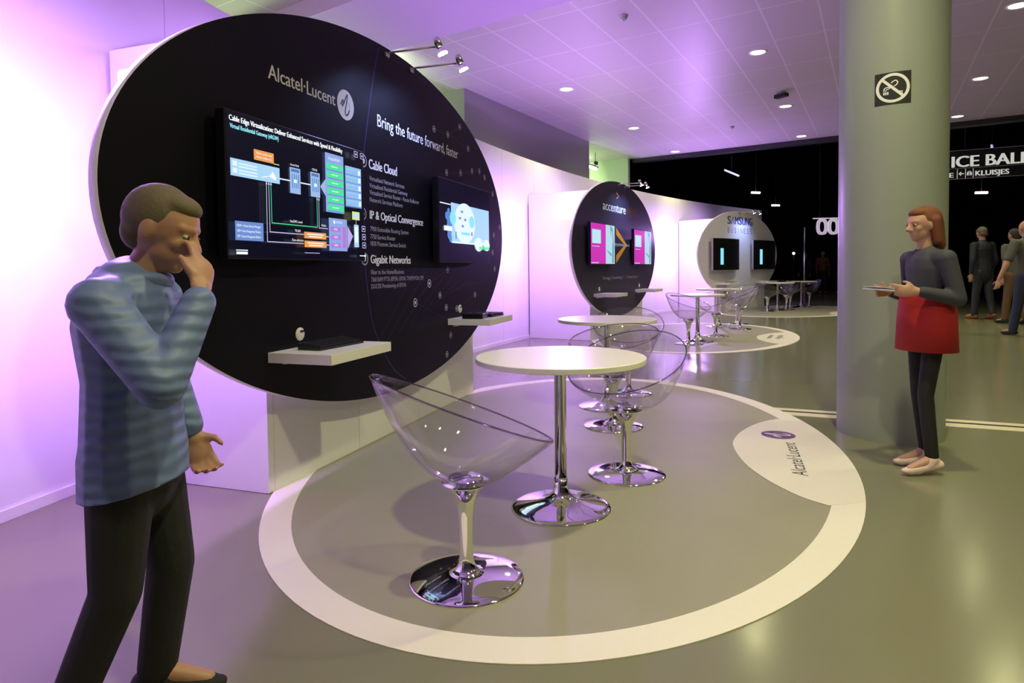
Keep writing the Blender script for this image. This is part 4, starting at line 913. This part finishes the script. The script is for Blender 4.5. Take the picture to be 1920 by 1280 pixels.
# walker at the left, bowed, one hand raised to the face
J = dict(pelvis=(0, 0, .70), neck=(.0, 0, 1.13), head=(.085, 0, 1.255), look=(.93, -.05, -.36), head_up=(.3, 0, 1),
         sh=((.0, .165, 1.075), (.005, -.165, 1.075)), el=((-.01, .225, .86), (.155, -.215, .895)), wr=((.06, .20, .70), (.205, -.10, 1.085)),
         hand=(((.35, -.1, -.9), (.5, -.8, .3), (.8, .3, .4), .55), ((-.12, .50, .85), (-.9, .25, .0), (-.45, -.3, .6), .42)),
         hip=((.0, .075, .67), (.0, -.075, .67)), kn=((.045, .08, .37), (-.02, -.08, .37)), an=((.0, .08, .075), (-.135, -.08, .10)), toe=((.13, .085, .025), (-.01, -.085, .022)))
person('person in a light blue quilted jacket and black trousers, bowed, hand raised to face', (-.935, 1.60, 0), math.radians(6), J, .90, 'skin', 'blue_quilt', 'cloth_black', 'shoe_black', 'hair_tan', 'long', voxel=.006, top_len=.16, top_puff=1.12, hem=((0, 0, .615), (.16, 0, -1)))
cw_ = [o for o in sc.objects if o.name == 'person'][0]; bm = new(); tube(bm, [(.012+.068*math.cos(2*PI*k/28), .072*math.sin(2*PI*k/28), 1.135-.010*math.cos(2*PI*k/28)) for k in range(28)], .022, 10, closed=True); obj('collar', bm, 'blue_quilt', cw_)
# walker at the right in a red skirt
J = dict(pelvis=(0, 0, .83), neck=(.0, 0, 1.225), head=(.025, 0, 1.365), look=(1, 0, -.1), head_up=(.1, 0, 1),
         sh=((.0, .145, 1.175), (.0, -.145, 1.175)), el=((-.04, .18, .96), (-.03, -.175, .955)), wr=((.135, .14, 1.00), (.125, -.12, .99)),
         hand=(((.95, -.2, .05), (0, -.9, .2), (.1, 0, 1), .5), ((.95, .2, .05), (0, .9, .2), (.1, 0, 1), .5)),
         hip=((.0, .07, .78), (.0, -.07, .78)), kn=((.05, .07, .43), (-.01, -.07, .42)), an=((.03, .10, .085), (-.05, -.06, .085)), toe=((.155, .10, .025), (.085, -.07, .025)))
t = person('person in bright red skirt, black leggings and pale pink shoes, walking past the column', (2.36, 3.52, 0), math.radians(182), J, .84, 'skin_pink', 'cloth_knit', 'cloth_black', 'shoe_pink', 'hair_auburn', 'long', voxel=.007, hairstyle='long', skirt=('cloth_red', 1.0, .67), leg_w=.72, hips=.9, top_puff=.93)
# folded paper in that person's hands
q = Vector((2.36, 3.52, 0))+Vector((math.cos(math.radians(182)), math.sin(math.radians(182)), 0))*.225; t = thing('leaflet', 'pale folded leaflet held by the person in the red skirt', 'leaflet', (q.x, q.y, 1.003), math.radians(182))
bm = new(); box(bm, (0, .0, .0), (.15, .21, .006), Matrix.Rotation(-.12, 3, 'Y')); obj('sheet', bm, 'paper', t); bm = new(); box(bm, (0, 0, .006), (.148, .208, .003), Matrix.Rotation(-.2, 3, 'Y')); obj('cover', bm, 'paper', t)
def walkJ(h, stride=.14, lean=.02, arm=.05, look=(1, 0, 0)):
    s = h/1.75; R = lambda *a: tuple(c_*s for c_ in a)
    return dict(pelvis=R(0, 0, .95), neck=R(lean, 0, 1.47), head=R(lean+.03, 0, 1.635), look=look, head_up=(.05, 0, 1),
         sh=(R(lean, .185, 1.41), R(lean, -.185, 1.41)), el=(R(-arm, .245, 1.13), R(arm*.4, -.245, 1.13)), wr=(R(.0, .255, .88), R(.10+arm, -.245, .89)),
         hand=(((.1, 0, -1), (.5, -.8, 0), (.9, .3, 0), .35), ((.2, 0, -1), (.5, .8, 0), (.9, -.3, 0), .35)),
         hip=(R(0, .09, .90), R(0, -.09, .90)), kn=(R(.07, .09, .49), R(-.03, -.09, .49)), an=(R(stride, .09, .085), R(-stride*1.2, -.09, .12)), toe=(R(stride+.16, .10, .03), R(-stride*1.2+.14, -.10, .03)))
J = walkJ(1.90, .10, .03, .02, (.9, -.15, -.35)); person('person in a dark suit walking away with head bowed, brown shoes', (9.99, 13.15, 0), math.radians(95), J, 1.12, 'skin', 'cloth_suit', 'cloth_slate', 'shoe_tan', 'hair_grey', 'long', voxel=.011, top_len=.12, eyes=False)
J = walkJ(1.81, .16, .03, .10)
J['el'] = ((-.02, .36, 1.12), J['el'][1]); J['wr'] = ((-.02, .47, .91), J['wr'][1]); J['hand'] = (((-.1, .25, -1), (.9, -.3, 0), (.9, .3, 0), .5), J['hand'][1])
person('bald person in dark grey tee shirt and jeans at the right frame edge', (8.24, 9.93, 0), math.radians(90), J, 1.08, 'skin', 'cloth_grey', 'cloth_jeans', 'shoe_black', None, 'short', voxel=.009, eyes=False)
J = walkJ(1.80, .12, .02, .05)
person('person in brown trousers and a dark shirt, partly behind the bald person in jeans', (9.72, 12.0, 0), math.radians(92), J, 1.06, 'skin', 'cloth_grey', 'cloth_brown', 'shoe_black', 'hair_dark', 'short', voxel=.011, eyes=False)
J = walkJ(1.78, .05, .0, .0); person('dim person in a lilac shirt standing in the hall beyond the red skirt', (10.25, 14.9, 0), math.radians(100), J, 1.0, 'skin', 'cloth_lilac', 'cloth_navy', 'shoe_black', 'hair_dark', 'long', voxel=.014, eyes=False)
for q, h_, rz, tp, lb in (((12.55, 26.2), 1.70, 200, 'cloth_navy', 'dim distant person in the hall, leftmost of three left of the column'), ((13.15, 26.), 1.76, 260, 'cloth_brown', 'dim distant person in the hall, middle of three left of the column'), ((13.75, 25.6), 1.80, 150, 'cloth_slate', 'dim distant person in the hall, rightmost of three left of the column')):
    person(lb, (*q, 0), math.radians(rz), walkJ(h_, .04, .0, .0), 1.0, 'skin', tp, 'cloth_black', 'shoe_black', 'hair_dark', 'long', 'dim people far in the hall', voxel=.02, eyes=False)
